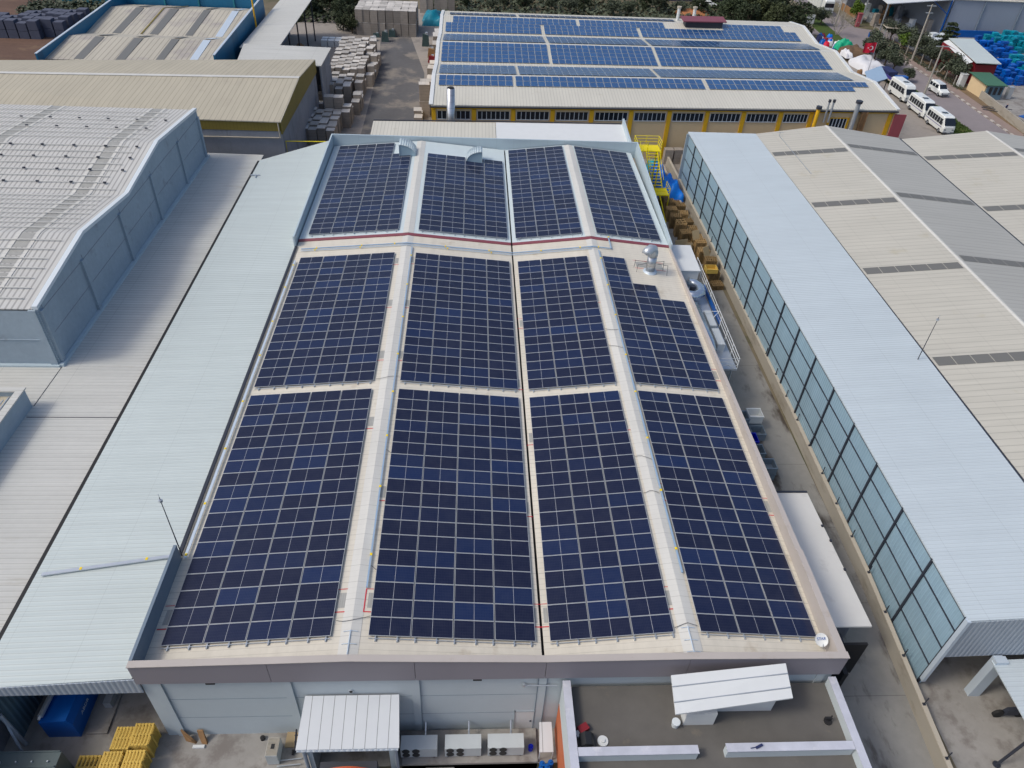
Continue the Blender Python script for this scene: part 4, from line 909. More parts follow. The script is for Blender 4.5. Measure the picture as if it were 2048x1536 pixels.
# steel platform with ducts
t = thing('service_platform', 'steel service platform with white railings hung on the alley side wall', 'platform', (17.5,33,4))
MB().box(16.25,18.75,25.4,38.6,3.85,4.0).build('deck', MT['steel'], t)
for z in (4.35,4.7,5.05): MB().tube([(16.2,25.45,z),(18.75,25.45,z),(19.1,41.5,z)], .03, 6).build('handrail', MT['white'], t)
mb = MB()
for k in range(9):
    y = 25.45+k*2.0; x = 18.75+.35*(k*2/16.05); MB().tube([(x,y,3.9),(x,y,5.05)], .03, 6).build('post', MT['white'], t)
MB().box(18.88,18.92,31.5,37.5,4.0,4.5).build('kick_plate', MT['blue'], t)
for y in (26,32,38): MB().tube([(16.2,y,2.6),(18.6,y,3.85)], .06, 6).tube([(18.6,y,0),(18.6,y,3.85)], .07, 6).build('support', MT['steel'], t)
MB().tube([(17.0,32.2,5.0),(18.9,32.2,5.05)],.03,6).tube([(17.2,30.8,4.1),(18.8,32.2,5.0)],.03,6).tube([(16.4,25.5,5.1),(18.6,25.5,4.0)],.03,6).build('brace', MT['white'], t)
t = thing('air_duct', 'large shiny round duct with bend along the alley side of the solar roof', 'duct', (16.9,30,4.2))
MB().tube([(16.85,27.0,4.6),(16.85,27.8,4.85),(16.85,33.2,4.85)], .48, 18).build('straight_duct', MT['duct'], t, True)
MB().tube([(16.4,35.0,4.9),(17.3,34.8,4.9),(17.95,35.3,4.9),(18.05,36.2,4.9),(17.8,37.0,4.8),(17.2,37.3,4.8)], .45, 18).build('duct_bend', MT['duct'], t, True)
MB().cyl(17.3,35.9,4.0,5.3,.25,12).build('fan_stub', MT['darkmetal'], t)
whole('duct_cabin', MB().slab([(16.25,38.7,5.2),(18.7,38.7,5.2),(18.85,43.6,5.2),(16.25,43.6,5.2)], .08).box(16.3,18.6,38.8,43.5,3.0,5.1), MT['white'], 'pale grey boxy plant cabin at the back of the service platform', 'cabin')
for y, s in ((31.6,'back'),(28.9,'front')):
    whole('roof_unit', MB().box(-.3,.3,-1.15,1.15,0,.75), MT['acwhite'], '%s one of the two long white units on the service platform' % s, 'air conditioner', (17.95,y,4.0), 'long white units on the service platform')
# plastic bins
def bin_(x, y, z, w, d, h, m, label):
    t = thing('plastic_bin', label, 'bin', (x,y,z), 'large plastic bins in the alley')
    MB().box(x-w/2,x+w/2,y-d/2,y+d/2,z,z+.06).box(x-w/2,x-w/2+.05,y-d/2,y+d/2,z+.06,z+h).box(x+w/2-.05,x+w/2,y-d/2,y+d/2,z+.06,z+h).box(x-w/2+.05,x+w/2-.05,y-d/2,y-d/2+.05,z+.06,z+h).box(x-w/2+.05,x+w/2-.05,y+d/2-.05,y+d/2,z+.06,z+h).build('tub', m, t)
    MB().box(x-w/2-.03,x+w/2+.03,y-d/2-.04,y-d/2-.001,z+h-.08,z+h+.005).build('rim', m, t); MB().box(x-w/2-.03,x+w/2+.03,y+d/2+.001,y+d/2+.04,z+h-.08,z+h+.005).build('rim', m, t)
bin_(20.1,22.9,.0,1.15,1.0,.75,MT['grey_bin'],'grey plastic bin at the bottom of the rear bin pile')
bin_(20.15,22.9,.8,1.15,1.0,.75,MT['white'],'white plastic bin on top of the rear bin pile')
bin_(19.0,22.6,.0,1.0,1.0,.75,MT['grey_bin'],'lower grey plastic bin tight against the warehouse wall')
bin_(19.0,22.6,.8,1.0,1.0,.75,MT['grey_bin'],'upper grey plastic bin tight against the warehouse wall')
bin_(20.2,21.7,.0,1.15,1.0,.75,MT['grey_bin'],'open grey plastic bin right behind the bright blue bin')
bin_(19.3,20.7,.0,1.1,1.0,.9,MT['blue_bin'],'bright blue plastic bin')
bin_(19.5,19.5,.0,1.1,1.0,.8,MT['grey_bin'],'grey plastic bin in front of the bright blue bin')
bin_(19.6,17.4,.0,1.1,1.0,.7,MT['grey_bin'],'lower bin of the separate front grey pair')
bin_(19.6,17.4,.75,1.1,1.0,.6,MT['grey_bin'],'upper bin of the separate front grey pair')
# wooden pallet stacks in the alley
rn = random.Random(3)
mods = [pallet_mb(1.2,1.0,n,6).build('pallet_stack', MT['pallet']) for n in (4,8,11)]
spots = [(20.9,63.2,1,'closest to the big blue tarpaulin'),(22.3,63.0,0,'low one touching the big blue tarpaulin'),(21.0,61.3,2,'tall one just in front of the yellow stairs'),(22.4,61.1,1,'second by the alley wall from the tarpaulin'),(20.9,59.2,2,'third back on the stairs side'),(22.3,59.0,1,'third back by the alley wall'),(21.0,57.4,2,'fourth back on the stairs side'),(22.4,57.0,1,'with darker top by the alley wall'),
         (21.2,55.4,2,'with an open frame on top'),(22.5,55.2,1,'bright topped by the alley wall'),(21.3,53.4,2,'slatted and leaning left'),(22.6,53.2,1,'in the middle by the alley wall'),
         (21.0,51.6,1,'behind the upright plywood sheet'),(22.5,51.3,2,'next to the plywood sheet'),(22.4,49.4,2,'tall and dark brown'),(22.7,47.4,2,'under the tilted board'),(22.6,45.6,1,'second from the near end'),(22.7,44.1,0,'low, nearest the ducts')]
for i, (x, y, k, s) in enumerate(spots):
    o = mods[k].copy(); COL.objects.link(o); o.location = (x,y,0); o.rotation_euler = (0,0,rn.uniform(-.15,.15))
    tag(o, 'weathered wooden pallet stack %s' % s, 'pallet stack', 'wooden pallet stacks along the alley')
for m_ in mods: bpy.data.objects.remove(m_)
whole('pallet', pallet_mb(1.1,.9,1,3), MT['pallet'], 'single loose pallet lying tilted on the second row of stacks', 'pallet', (21.2,55.4,1.6)).rotation_euler = (.2,.1,.3)
for i, (x,y,z,w,h,a,s) in enumerate(((20.3,50.3,0,1.5,1.9,.25,'large upright plywood sheet'),(20.9,49.6,0,.8,1.9,.1,'narrow bright plywood board in front of the large sheet'),(22.6,48.4,1.2,.9,1.0,.6,'tilted plywood board on top of a pallet stack'),(22.1,51.6,1.5,.9,.9,.4,'square plywood board lying up on the stacks'))):
    o = whole('plywood_board', MB().hexa([(-w/2,0,0),(w/2,0,0),(w/2,.04,0),(-w/2,.04,0)], [(-w/2,.5,h),(w/2,.5,h),(w/2,.54,h),(-w/2,.54,h)]), MT['plywood'], s, 'board', (x,y,z), 'loose plywood boards in the alley'); o.rotation_euler = (0,0,a)
whole('wooden_crate', MB().box(-.6,.6,-.5,-.45,0,.5).box(-.6,.6,.45,.5,0,.5).box(-.6,-.55,-.45,.45,0,.5).box(.55,.6,-.45,.45,0,.5).box(-.55,.55,-.45,.45,0,.04), MT['pallet_y'], 'open wooden crate on the near end of the pallet row', 'crate', (22.2,45.4,1.2))
# yellow stair tower
t = thing('stair_tower', 'bright yellow steel stair tower behind the right rear corner of the solar roof', 'stairs', (19,66,0))
S = MT['yel_steel']
MB().box(17.0,20.0,65.2,67.2,5.9,6.0).build('top_landing', S, t)
MB().box(18.7,20.7,60.6,62.6,2.4,2.5).build('lower_landing', S, t)
mb = MB()
for p0, p1 in (((18.2,65.2,5.9),(18.9,62.5,2.6)),((19.6,65.2,5.9),(20.2,62.5,2.6))):
    a, b = Vector(p0), Vector(p1); mb.tube([a,b],.07,6)
mb.build('stringer', S, t)
for k in range(11):
    f = (k+.5)/11; y = 65.2-2.7*f; z = 5.85-3.2*f; x0 = 18.2+.7*f; MB().box(x0,x0+1.35,y-.09,y+.09,z,z+.03).build('tread', S, t)
for (a, b) in (((17.0,65.2),(17.0,67.2)),((17.0,67.2),(20.0,67.2)),((20.0,67.2),(20.0,65.2))):
    for z in (6.4,6.75,7.1): MB().tube([(*a,z),(*b,z)], .035, 6).build('handrail', S, t)
for p in ((17.0,65.2),(17.0,67.2),(18.5,67.2),(20.0,67.2),(20.0,65.2),(18.3,65.2)): MB().tube([(*p,5.9),(*p,7.12)], .035, 6).build('baluster', S, t)
for p in ((17.0,67.2),(20.0,67.2),(20.0,65.2)): MB().box(p[0]-.08,p[0]+.08,p[1]-.08,p[1]+.08,0,5.9).build('column', S, t)
for z in (3.0,3.35): MB().tube([(18.7,60.6,z),(20.7,60.6,z),(20.7,62.6,z)], .03, 6).build('handrail', S, t)
for p in ((18.7,60.6),(20.7,60.6),(20.7,62.6)): MB().tube([(*p,0),(*p,3.36)], .05, 6).build('column', S, t)
for x in (18.2,19.6): MB().tube([(x,65.2,6.9),(x+.65,62.6,3.5)], .035, 6).build('handrail', S, t)
MB().tube([(18.4,60.7,2.4),(19.3,58.4,0)],.07,6).tube([(19.6,60.7,2.4),(20.3,58.4,0)],.07,6).build('lower_stringer', S, t)
whole('wall_ladder', MB().tube([(16.9,63.2,5.6),(17.4,65.4,7.1)],.03,5).tube([(17.2,62.9,5.4),(17.8,65.2,6.9)],.03,5).tube([(17,63.6,5.9),(17.3,63.3,5.7)],.03,5).tube([(17.2,64.3,6.3),(17.5,64,6.1)],.03,5), S, 'small slanting yellow ladder against the warehouse parapet', 'ladder')
whole('yellow_guardrail', MB().tube([(0,0,0),(0,0,1.1),(5.5,.2,1.1),(5.5,.2,0)], .07, 6), S, 'yellow guard rail standing behind the white lean-to roof', 'guard rail', (-25.6,67.6,3.9)) if 0 else whole('yellow_guardrail', MB().tube([(0,0,0),(0,0,5.3),(6.0,.2,5.3),(6.0,.2,0)], .07, 6), S, 'yellow guard rail frame behind the back end of the white lean-to', 'guard rail', (-25.2,67.0,0))
# blue tarpaulins: lumpy covered heap
def lump(name, label, cat, loc, sx, sy, h, m, seed, n=18, group=None, p=.55):
    rn = random.Random(seed); mb = MB(); gx, gy = n, n
    ph = [(rn.uniform(.6,2.6),rn.uniform(0,6.3),rn.uniform(.6,2.6),rn.uniform(0,6.3)) for _ in range(5)]
    def H(u, v):
        r_ = max(abs(u), abs(v))**2.2; e = max(0, 1-r_)**p
        q = sum(math.sin(a*3*u+b)*math.sin(c*3*v+d) for a,b,c,d in ph)/5
        return max(0, h*e*(1+.55*q)+rn.uniform(-.03,.03)*h)
    for j in range(gy+1):
        for i in range(gx+1):
            u, v = 2*i/gx-1, 2*j/gy-1
            k = 1-.12*(abs(u*v))**2 - .06*math.sin(5*v+u*3)
            mb.v.append((u*sx*k, v*sy*k, H(u,v) if abs(u) < 1 and abs(v) < 1 else 0))
    for j in range(gy):
        for i in range(gx):
            a = j*(gx+1)+i; mb.f.append((a,a+1,a+gx+2,a+gx+1)); mb.m.append(0)
    o = mb.build(name, MT[m], smooth=True); o.location = loc; tag(o, label, cat, group); return o
lump('blue_tarpaulin', 'big crumpled blue tarpaulin over a heap in front of the yellow stairs', 'tarpaulin', (22.1,66.2,0), 1.55, 2.9, 2.0, 'blue_tarp', 2)
lump('blue_tarpaulin', 'small blue tarpaulin bundle behind the bigger crumpled one', 'tarpaulin', (21.4,70.6,0), 1.2, 1.5, 1.9, 'blue_tarp', 5)
lump('blue_drum_heap', 'dark blue jumble of drums and sheets behind the tarpaulins', 'heap', (21.6,73.6,0), .9, 1.4, 1.4, 'tealpile', 8)
for i, (x,y,h,m,s) in enumerate(((24.0,76.2,2.0,'bale_side','tall grey'),(25.3,76.3,2.0,'bale_side','second tall grey'),(26.6,76.4,1.9,'bale_side','third tall grey'),(26.2,74.7,1.7,'bale_side','front grey'),(27.4,74.6,1.4,'white','pale wrapped'))):
    whole('wrapped_bale', MB().rbox(0,0,1.15,1.0,0,h,.05*i), MT[m], '%s bale at the foot of the yellow building between stairs and right hall' % s, 'bale', (x,y,0), 'bales at the foot of the yellow wall')
whole('concrete_sill', MB().box(0,.25,0,14,0,.5), MT['cream'], 'narrow pale kerb wall running behind the blue tarpaulins', 'kerb', (22.9,60,0))
# ================================================================== back annex of the solar warehouse
t = thing('back_annex', 'white mono pitch roof building directly behind the solar warehouse', 'building', (0,67,0))
MB().slab([(-14.9,64.2,6.6),(0,64.2,6.6),(0,70.2,7.1),(-14.9,69.6,7.1)], .1).build('roof', MT['yel_roof'], t)
MB().slab([(.05,64.2,6.62),(16.0,64.2,6.62),(15.9,70.6,7.15),(.05,70.2,7.12)], .1).build('roof', MT['white'], t)
MB().box(-14.7,15.8,69.2,69.4,0,6.9).build('back_wall', MT['cream'], t)
MB().hexa([(15.9,64.15,5.6),(16.1,64.15,5.6),(16.1,70.6,5.6),(15.9,70.6,5.6)], [(15.9,64.15,7.3),(16.1,64.15,7.3),(16.1,70.6,7.9),(15.9,70.6,7.9)]).build('end_parapet', MT['parapet_blue'], t)
MB().tube([(-14.9,69.75,7.15),(0,70.3,7.2),(15.8,70.7,7.2)], .07, 6).build('gutter', MT['darkmetal'], t)
whole('yellow_rack', MB().tube([(0,0,0),(2.2,0,0)],.06,6).tube([(0,0,.5),(2.2,0,.5)],.06,6).tube([(0,0,-4),(0,0,.5)],.06,6).tube([(2.2,0,-4),(2.2,0,.5)],.06,6).tube([(1.1,0,-4),(1.1,0,.5)],.06,6), MT['yel_steel'], 'yellow steel rack among the goods behind the left back corner of the solar roof', 'rack', (-19.3,69.5,4.0))

# ================================================================== yellow warehouse with poly panels
yw = thing('yellow_warehouse', 'wide yellow and buff warehouse behind with saw-like rows of bright blue solar panels', 'warehouse', (24,100,0))
YC = [(-8.2,75.5),(55.5,78.9),(55.7,124.6),(-8.2,123.6)]
ZP = [(0,7.2),(.193,8.15),(.36,7.25),(.527,8.2),(.692,7.3),(.86,8.2),(1,7.35)]
def yb(u, v, dz=0):
    a, b, c, d = YC
    x = (a[0]*(1-u)+b[0]*u)*(1-v)+(d[0]*(1-u)+c[0]*u)*v; y = (a[1]*(1-u)+b[1]*u)*(1-v)+(d[1]*(1-u)+c[1]*u)*v
    for (v0,z0),(v1,z1) in zip(ZP, ZP[1:]):
        if v <= v1+1e-9: z = z0+(z1-z0)*(v-v0)/(v1-v0); break
    return (x, y, z+dz)
for (v0,z0),(v1,z1) in zip(ZP, ZP[1:]):
    MB().slab([yb(0,v0),yb(1,v0),yb(1,v1),yb(0,v1)], .15).build('roof', MT['yel_roof'], yw)
    MB().slab([yb(-.004,v0,.12),yb(.004,v0,.12),yb(.004,v1,.12),yb(-.004,v1,.12)], .1).build('verge_trim', MT['white'], yw)
    MB().slab([yb(.996,v0,.12),yb(1.004,v0,.12),yb(1.004,v1,.12),yb(.996,v1,.12)], .1).build('verge_trim', MT['white'], yw)
for v in (.193,.527,.86): MB().slab([yb(0,v-.006,.03),yb(1,v-.006,.03),yb(1,v+.006,.03),yb(0,v+.006,.03)], .05).build('ridge_cap', MT['ridge'], yw)
def wq(u0, u1, z0, z1, off, m, name='wall', th=.12):      # slab on the front wall, off = distance in front
    a, b = yb(u0,0), yb(u1,0); n = Vector((b[1]-a[1], -(b[0]-a[0]), 0)).normalized()
    p, q = Vector((a[0],a[1],0))+n*off, Vector((b[0],b[1],0))+n*off; r_, s_ = q-n*th, p-n*th
    return MB().hexa([p+Vector((0,0,z0)),q+Vector((0,0,z0)),r_+Vector((0,0,z0)),s_+Vector((0,0,z0))],[p+Vector((0,0,z1)),q+Vector((0,0,z1)),r_+Vector((0,0,z1)),s_+Vector((0,0,z1))]).build(name, m, yw if not isinstance(name, tuple) else None)
wq(.002,.998,0,6.95,-.3,MT['yel_wall'],'wall',.3)
wq(.0,1.0,6.62,7.02,-.22,MT['yellow'],'eave_beam',.1)
MB().slab([yb(-.002,-.004,-.16),yb(1.002,-.004,-.16),yb(1.002,.002,-.16),yb(-.002,.002,-.16)], .12).build('gutter', MT['darkmetal'], yw)
W = 63.8; ups = [.004] + [(k*5.15+.3)/W for k in range(1,11)] + [.855,.992]
PU = [0.001,.083,.164,.246,.328,.412,.494,.576,.656,.738,.806,.985]
for u in PU: wq(u, u+.0085, 0, 6.6, -.14, MT['yellow'], 'pilaster', .2)
for k in range(10):
    u0, u1 = PU[k]+.0115, PU[k+1]-.0035
    win = wq(u0,u1,5.35,6.35,-.24,MT['glass'],'window',.1)
    n = 7
    for j in range(n+1):
        uu = u0+(u1-u0)*j/n; o = wq(uu-.0005,uu+.0005,5.35,6.35,-.2,MT['frame'],'window_bar',.06); o.parent = win; 
        for v in o.data.vertices: v.co -= Vector((0,0,0))
    o = wq(u0,u1,5.27,5.35,-.18,MT['frame'],'sill',.1); o.parent = win
# the children above were built relative to the warehouse; the window's own origin is the same point
for o in list(yw.children):
    if o.name.startswith('window'): o.location = (0,0,0)
win = wq(.855,.893,4.2,5.9,-.22,MT['glass'],'window',.1)
for j in range(6):
    uu = .855+.038*j/5; o = wq(uu-.0008,uu+.0008,4.2,5.9,-.17,MT['frame'],'window_bar',.06); o.parent = win
for a in ((.85,.855,4.1,6.0),(.893,.898,4.1,6.0),(.855,.893,4.1,4.2),(.855,.893,5.9,6.0)): o = wq(*a,-.15,MT['yellow'],'window_surround',.12); o.parent = win
MB().box(55.3,56.9,78.8,79.0,0,6.6).build('end_wall', MT['pinkwall'], yw)
MB().box(55.3,55.6,79,124,0,7.0).build('side_wall', MT['yel_wall'], yw)
MB().box(-8.1,-7.9,76,123,0,7.0).build('side_wall', MT['yel_wall'], yw)
MB().box(-8,55.5,123.2,123.5,0,7.1).build('back_wall', MT['yel_wall'], yw)
# blue solar panel fields on the slopes
mb = MB(); cnt = 0
def field(u0, u1, v0, v1, nc, nr, fm_=0):
    global cnt
    for i in range(nc):
        for j in range(nr):
            a, b = u0+(u1-u0)*(i+.02)/nc, u0+(u1-u0)*(i+.985)/nc; c, d = v0+(v1-v0)*(j+.02)/nr, v0+(v1-v0)*(j+.985)/nr
            mb.quad(yb(a,c,.115),yb(b,c,.115),yb(b,d,.115),yb(a,d,.115), m=fm_)
            ea, ec = (b-a)*.028, (d-c)*.022
            q, w_ = cnt % 31, cnt//31; cnt += 1
            mb.quad(yb(a+ea,c+ec,.12),yb(b-ea,c+ec,.12),yb(b-ea,d-ec,.12),yb(a+ea,d-ec,.12), m=1, uv=[(q+.01,w_+.01),(q+.99,w_+.01),(q+.99,w_+.99),(q+.01,w_+.99)])
field(.012,.170,.118,.186,10,2); field(.176,.592,.118,.186,26,2); field(.600,.935,.118,.186,21,2); field(.935,.975,.150,.186,3,1)
for u0,u1 in ((.010,.180),(.186,.495),(.502,.955)): field(u0,u1,.205,.335,int((u1-u0)*63.8),4,2)  # rear slopes: blue-grey frame colour imitates the pale sky reflection
for u0,u1,n in ((.010,.263,16),(.270,.523,16),(.530,.955,27)): field(u0,u1,.372,.518,n,5)
for u0,u1 in ((.010,.262),(.270,.520),(.528,.965)): field(u0,u1,.540,.675,int((u1-u0)*63.8),4,2)
for u0,u1,n in ((.012,.262,16),(.270,.52,16),(.528,.96,27)): field(u0,u1,.705,.790,n,3)
field(.03,.36,.790,.848,21,2); field(.368,.60,.790,.848,15,2); field(.76,.93,.790,.848,11,2)
for u0,u1 in ((.02,.20),(.207,.64)): field(u0,u1,.87,.93,int((u1-u0)*63.8),2)
tag(mb.build('blue_solar_panels', [MT['alu'], MT['panel_b'], MT['tray']]), 'rows of bright blue solar panels on the sawtooth yellow warehouse roof', 'solar panels', kind='stuff')
t = thing('roof_vent_house', 'dark red flat topped vent box near the back of the yellow warehouse roof', 'vent', (37,116.3,8.2))
MB().slab([(33.2,114.9,9.1),(40.9,115.4,9.1),(40.9,118.2,9.3),(33.2,117.7,9.3)], .15).build('cover', MT['red_flash'], t)
MB().box(33.8,40.3,115.6,117.4,7.9,8.9).build('base', MT['darkmetal'], t)
for i, (u, s) in enumerate(((.655,'left'),(.70,'right'))):
    p = yb(u,.93); tt = thing('roof_flue', '%s of two pale flues behind the dark red vent box' % s, 'flue', p, 'pale flues behind the red vent box')
    MB().cyl(p[0],p[1],p[2]-.1,p[2]+2.0,.28,10).build('pipe', MT['white'], tt); MB().cyl(p[0],p[1],p[2]+2.02,p[2]+2.3,.4,10).build('cap', MT['cream'], tt)
# chimneys in front of the yellow wall
t = thing('front_chimney', 'shiny silver chimney in front of the left end of the yellow wall', 'chimney', (-5.6,74.6,0))
MB().cyl(-5.6,74.8,0,9.6,.62,16,r1=.5).build('stack', MT['duct_z'], t, True); MB().cyl(-5.6,74.8,9.61,9.7,.42,14).build('mouth', MT['dark'], t)
whole('wall_ladder', MB().tube([(0,0,0),(0,0,5)],.05,5).tube([(.9,0,0),(.9,0,5)],.05,5).tube([(0,0,1),(.9,0,1)],.04,5).tube([(0,0,2),(.9,0,2)],.04,5).tube([(0,0,3),(.9,0,3)],.04,5).tube([(0,0,4),(.9,0,4)],.04,5).tube([(0,0,4.9),(.9,0,4.9)],.04,5), MT['darkmetal'], 'dark thin ladder right of the silver chimney', 'ladder', (-4.6,75.2,0))
for u, h, r_, m, s in ((.817,7.4,.26,'yellow','yellow chimney pipe at the right part of the buff wall'),(.836,8.3,.13,'steel','left thin grey flue above the barred window'),(.846,8.3,.13,'steel','right thin grey flue above the barred window'),(.902,8.2,.3,'steel','thick grey flue right of the barred window')):
    p = yb(u,0); z0 = 0 if r_ > .2 else 5.6
    tt = thing('wall_flue', s, 'flue', (p[0],p[1]-.5,z0), 'flues along the buff wall')
    MB().cyl(p[0],p[1]-.45,z0,h,r_,10).build('pipe', MT[m], tt); MB().cyl(p[0],p[1]-.45,h+.01,h+.35,r_*1.5,10).build('cap', MT['darkmetal'], tt)
p = yb(.918,0)
whole('wall_ladder', MB().box(0,.08,0,.08,0,7).box(.7,.78,0,.08,0,7).box(.08,.7,.02,.06,.5,.56).box(.08,.7,.02,.06,1.5,1.56).box(.08,.7,.02,.06,2.5,2.56).box(.08,.7,.02,.06,3.5,3.56).box(.08,.7,.02,.06,4.5,4.56).box(.08,.7,.02,.06,5.5,5.56).box(-.05,.85,.3,.34,1,6.9), MT['timber'], 'brown caged ladder right of the thick grey flue', 'ladder', (p[0],p[1]-.5,0))
for k, (x, s) in enumerate(((-1.2,'first'),(.2,'second'),(1.5,'third'),(2.7,'fourth'))):
    whole('stacked_carton', MB().rbox(0,0,1.25,1.1,0,2.9,0), MT['bale_top'], 'pale stacked bale at the foot of the yellow wall, %s of four from the chimney' % s, 'bale', (x,74.6,0), 'row of four bales before the yellow wall')
# blue panel frame at the right side of the yellow warehouse
t = thing('tilted_collector', 'tilted pale blue collector on a dark frame at the right side of the yellow warehouse', 'solar collector', (57,92,0))
MB().slab([(55.6,89.0,7.5),(58.6,90.0,8.1),(58.8,93.4,8.9),(56.0,92.3,8.3)], .1).build('plate', MT['tray'], t)
MB().tube([(55.7,89,7.0),(58.5,90,8.0)],.06,5).tube([(58.6,90,0),(58.6,90,8.0)],.07,5).tube([(58.8,93.3,0),(58.8,93.3,8.8)],.07,5).tube([(54.2,87.5,7.8),(58.6,90,6.4)],.05,5).build('frame', MT['darkmetal'], t)

# ================================================================== top left: khaki warehouse, blue parapet warehouse, sheds
gh = thing('khaki_warehouse', 'khaki gable roofed warehouse with mustard fascia over concrete walls at the upper left', 'warehouse', (-50,78,0))
GE = [(-25.2,66.1,7.95),(-76,66.9,7.95)]; GR = [(-25.3,79.2,8.95),(-76,72.6+3.0,9.3)]; GB = [(-25.3,90.6,7.9),(-76,84.6,7.9)]
MB().slab([GE[1],GE[0],GR[0],GR[1]], .12).build('roof', MT['gold_roof'], gh); MB().slab([GR[1],GR[0],GB[0],GB[1]], .12).build('roof', MT['gold_roof'], gh)
a, b = Vector(GR[1]), Vector(GR[0]); MB().slab([a+Vector((0,-.35,.03)),b+Vector((0,-.35,.03)),b+Vector((0,.35,.03)),a+Vector((0,.35,.03))], .05).build('ridge_cap', MT['ridge'], gh)
MB().box(-76,-25.35,66.3,66.45,6.75,7.85).build('fascia', MT['gold'], gh)
MB().box(-76,-25.3,66.35,66.6,0,6.74).build('front_wall', MT['concrete_dark'], gh)
MB().tube([(-42,66.2,5.9),(-25.7,66.2,6.0)],.07,6).tube([(-25.55,66.2,6.0),(-25.6,66.2,7.8)],.07,6).build('downpipe', MT['cream'], gh)
MB().prism([(66.3,6.4),(90.4,6.2),(90.4,7.85),(79.2,8.85),(66.3,7.85)], 'x', -25.42, -25.25).build('fascia', MT['gold'], gh)
MB().box(-25.6,-25.43,66.6,90.4,0,7.5).build('side_wall', MT['concrete_dark'], gh)
MB().hexa([(-76,84.2,0),(-25.6,90.2,0),(-25.6,90.4,0),(-76,84.4,0)],[(-76,84.2,7.7),(-25.6,90.2,7.7),(-25.6,90.4,7.7),(-76,84.4,7.7)]).build('back_wall', MT['concrete_dark'], gh)
# lower roof strip seen behind its right corner
t = thing('beige_shed', 'plain beige flat shed roof behind the khaki warehouse', 'shed', (-31,99,0))
MB().slab([(-36.6,91.0,7.0),(-24.6,85.6+5.2,7.0),(-24.4,99.2,7.2),(-37.6,99.8,7.2)], .12).build('roof', MT['lean_beige'], t)
MB().box(-24.9,-24.7,90.8,99,0,6.9).box(-37.3,-24.9,98.8,99.0,0,6.9).build('wall', MT['concrete_dark'], t)
t = thing('beige_shed', 'long sloping beige shed roof beside the bright blue parapet', 'shed', (-34,114,0))
MB().slab([(-38.4,99.9,6.6),(-32.3,100.2,7.0),(-32.4,134,7.2),(-38.2,133,6.8)], .12).build('roof', MT['lean_beige'], t)
for y in (101,108,115,122,129): MB().box(-32.7,-32.5,y,y+.2,0,6.9).build('column', MT['darkmetal'], t)
MB().box(-38.2,-38.0,100,133,0,6.5).build('back_wall', MT['concrete_dark'], t)
for i, (x, y, m) in enumerate(((-33.8,108,'steel'),(-31.9,109,'greengrey'),(-33.5,112,'greengrey'),(-33.2,118,'timber'))):
    whole('storage_tank', MB().cyl(0,0,0,2.2,.75,14).cyl(0,0,2.2,2.5,.4,12), MT[m], '%s tank under the long sloping beige shed, %s from its near end' % ({'steel':'steel grey','greengrey':'dark green','timber':'brown'}[m], ORD[i+1]), 'tank', (x,y,0), 'tanks under the beige shed')
# blue parapet warehouse with two gables running left-right
bw = thing('blue_parapet_warehouse', 'warehouse with bright blue parapet walls and worn striped double roof at the upper left', 'warehouse', (-51,105,0))
SW = [(89.6,7.1),(98.5,7.9),(103.6,6.9),(115.5,8.0),(121.5,7.0)]
for (ya,za),(yb_,zb) in zip(SW, SW[1:]):
    MB().slab([(-62.4,ya,za),(-39.6,ya,za),(-39.9,yb_,zb),(-62.9,yb_,zb)], .12).build('roof', MT['saw_roof'], bw)
for xa, xb, ya, za in ((-62.5,-62.9,88.0,0),(-39.2,-39.5,90.0,0)):
    MB().hexa([(xa-.12,ya,0),(xa+.12,ya,0),(xb+.12,122,0),(xb-.12,122,0)], [(xa-.12,ya,8.2),(xa+.12,ya,8.2),(xb+.12,122,8.9),(xb-.12,122,8.9)]).build('blue_parapet', MT['teal'], bw)
    MB().hexa([(xa-.16,ya-.03,8.2),(xa+.16,ya-.03,8.2),(xb+.16,122.1,8.9),(xb-.16,122.1,8.9)], [(xa-.16,ya-.03,8.28),(xa+.16,ya-.03,8.28),(xb+.16,122.1,8.98),(xb-.16,122.1,8.98)]).build('coping', MT['tray_l'], bw)
MB().box(-63,-39.4,121.9,122.15,0,10.2).build('back_parapet', MT['teal'], bw)
for x in (-56.2,-50.4,-44.4): MB().box(x-.12,x+.12,121.65,121.9,7,10.2).build('parapet_post', MT['tealfar'], bw)
for x, w_ in ((-58.6,1.3),(-53.0,1.3),(-47.6,1.1),(-43.0,1.1)):
    for (ya,za),(yb_,zb) in zip(SW[:2]+SW[2:4], SW[1:3]+SW[3:5]):
        MB().slab([(x,ya+.3,za+.05),(x+w_,ya+.3,za+.05),(x+w_,yb_-.3,zb+.05),(x,yb_-.3,zb+.05)], .03).build('skylight_strip', MT['patch'] if x != -43.0 else MT['tray_l'], bw)
MB().slab([(-54.35,103.9,7.0),(-54.1,103.9,7.0),(-54.1,115.5,8.07),(-54.35,115.5,8.07)], .05).slab([(-54.35,115.5,8.07),(-54.1,115.5,8.07),(-52.1,121.5,7.1),(-52.35,121.5,7.1)], .05).build('sheet_edge', MT['gold'], bw)
whole('utility_post', MB().cyl(0,0,0,11.5,.14,8).box(-.5,.5,-.05,.05,11,11.1), MT['yellow'], 'tall rusty yellow post at the right blue parapet', 'post', (-38.6,112,0))
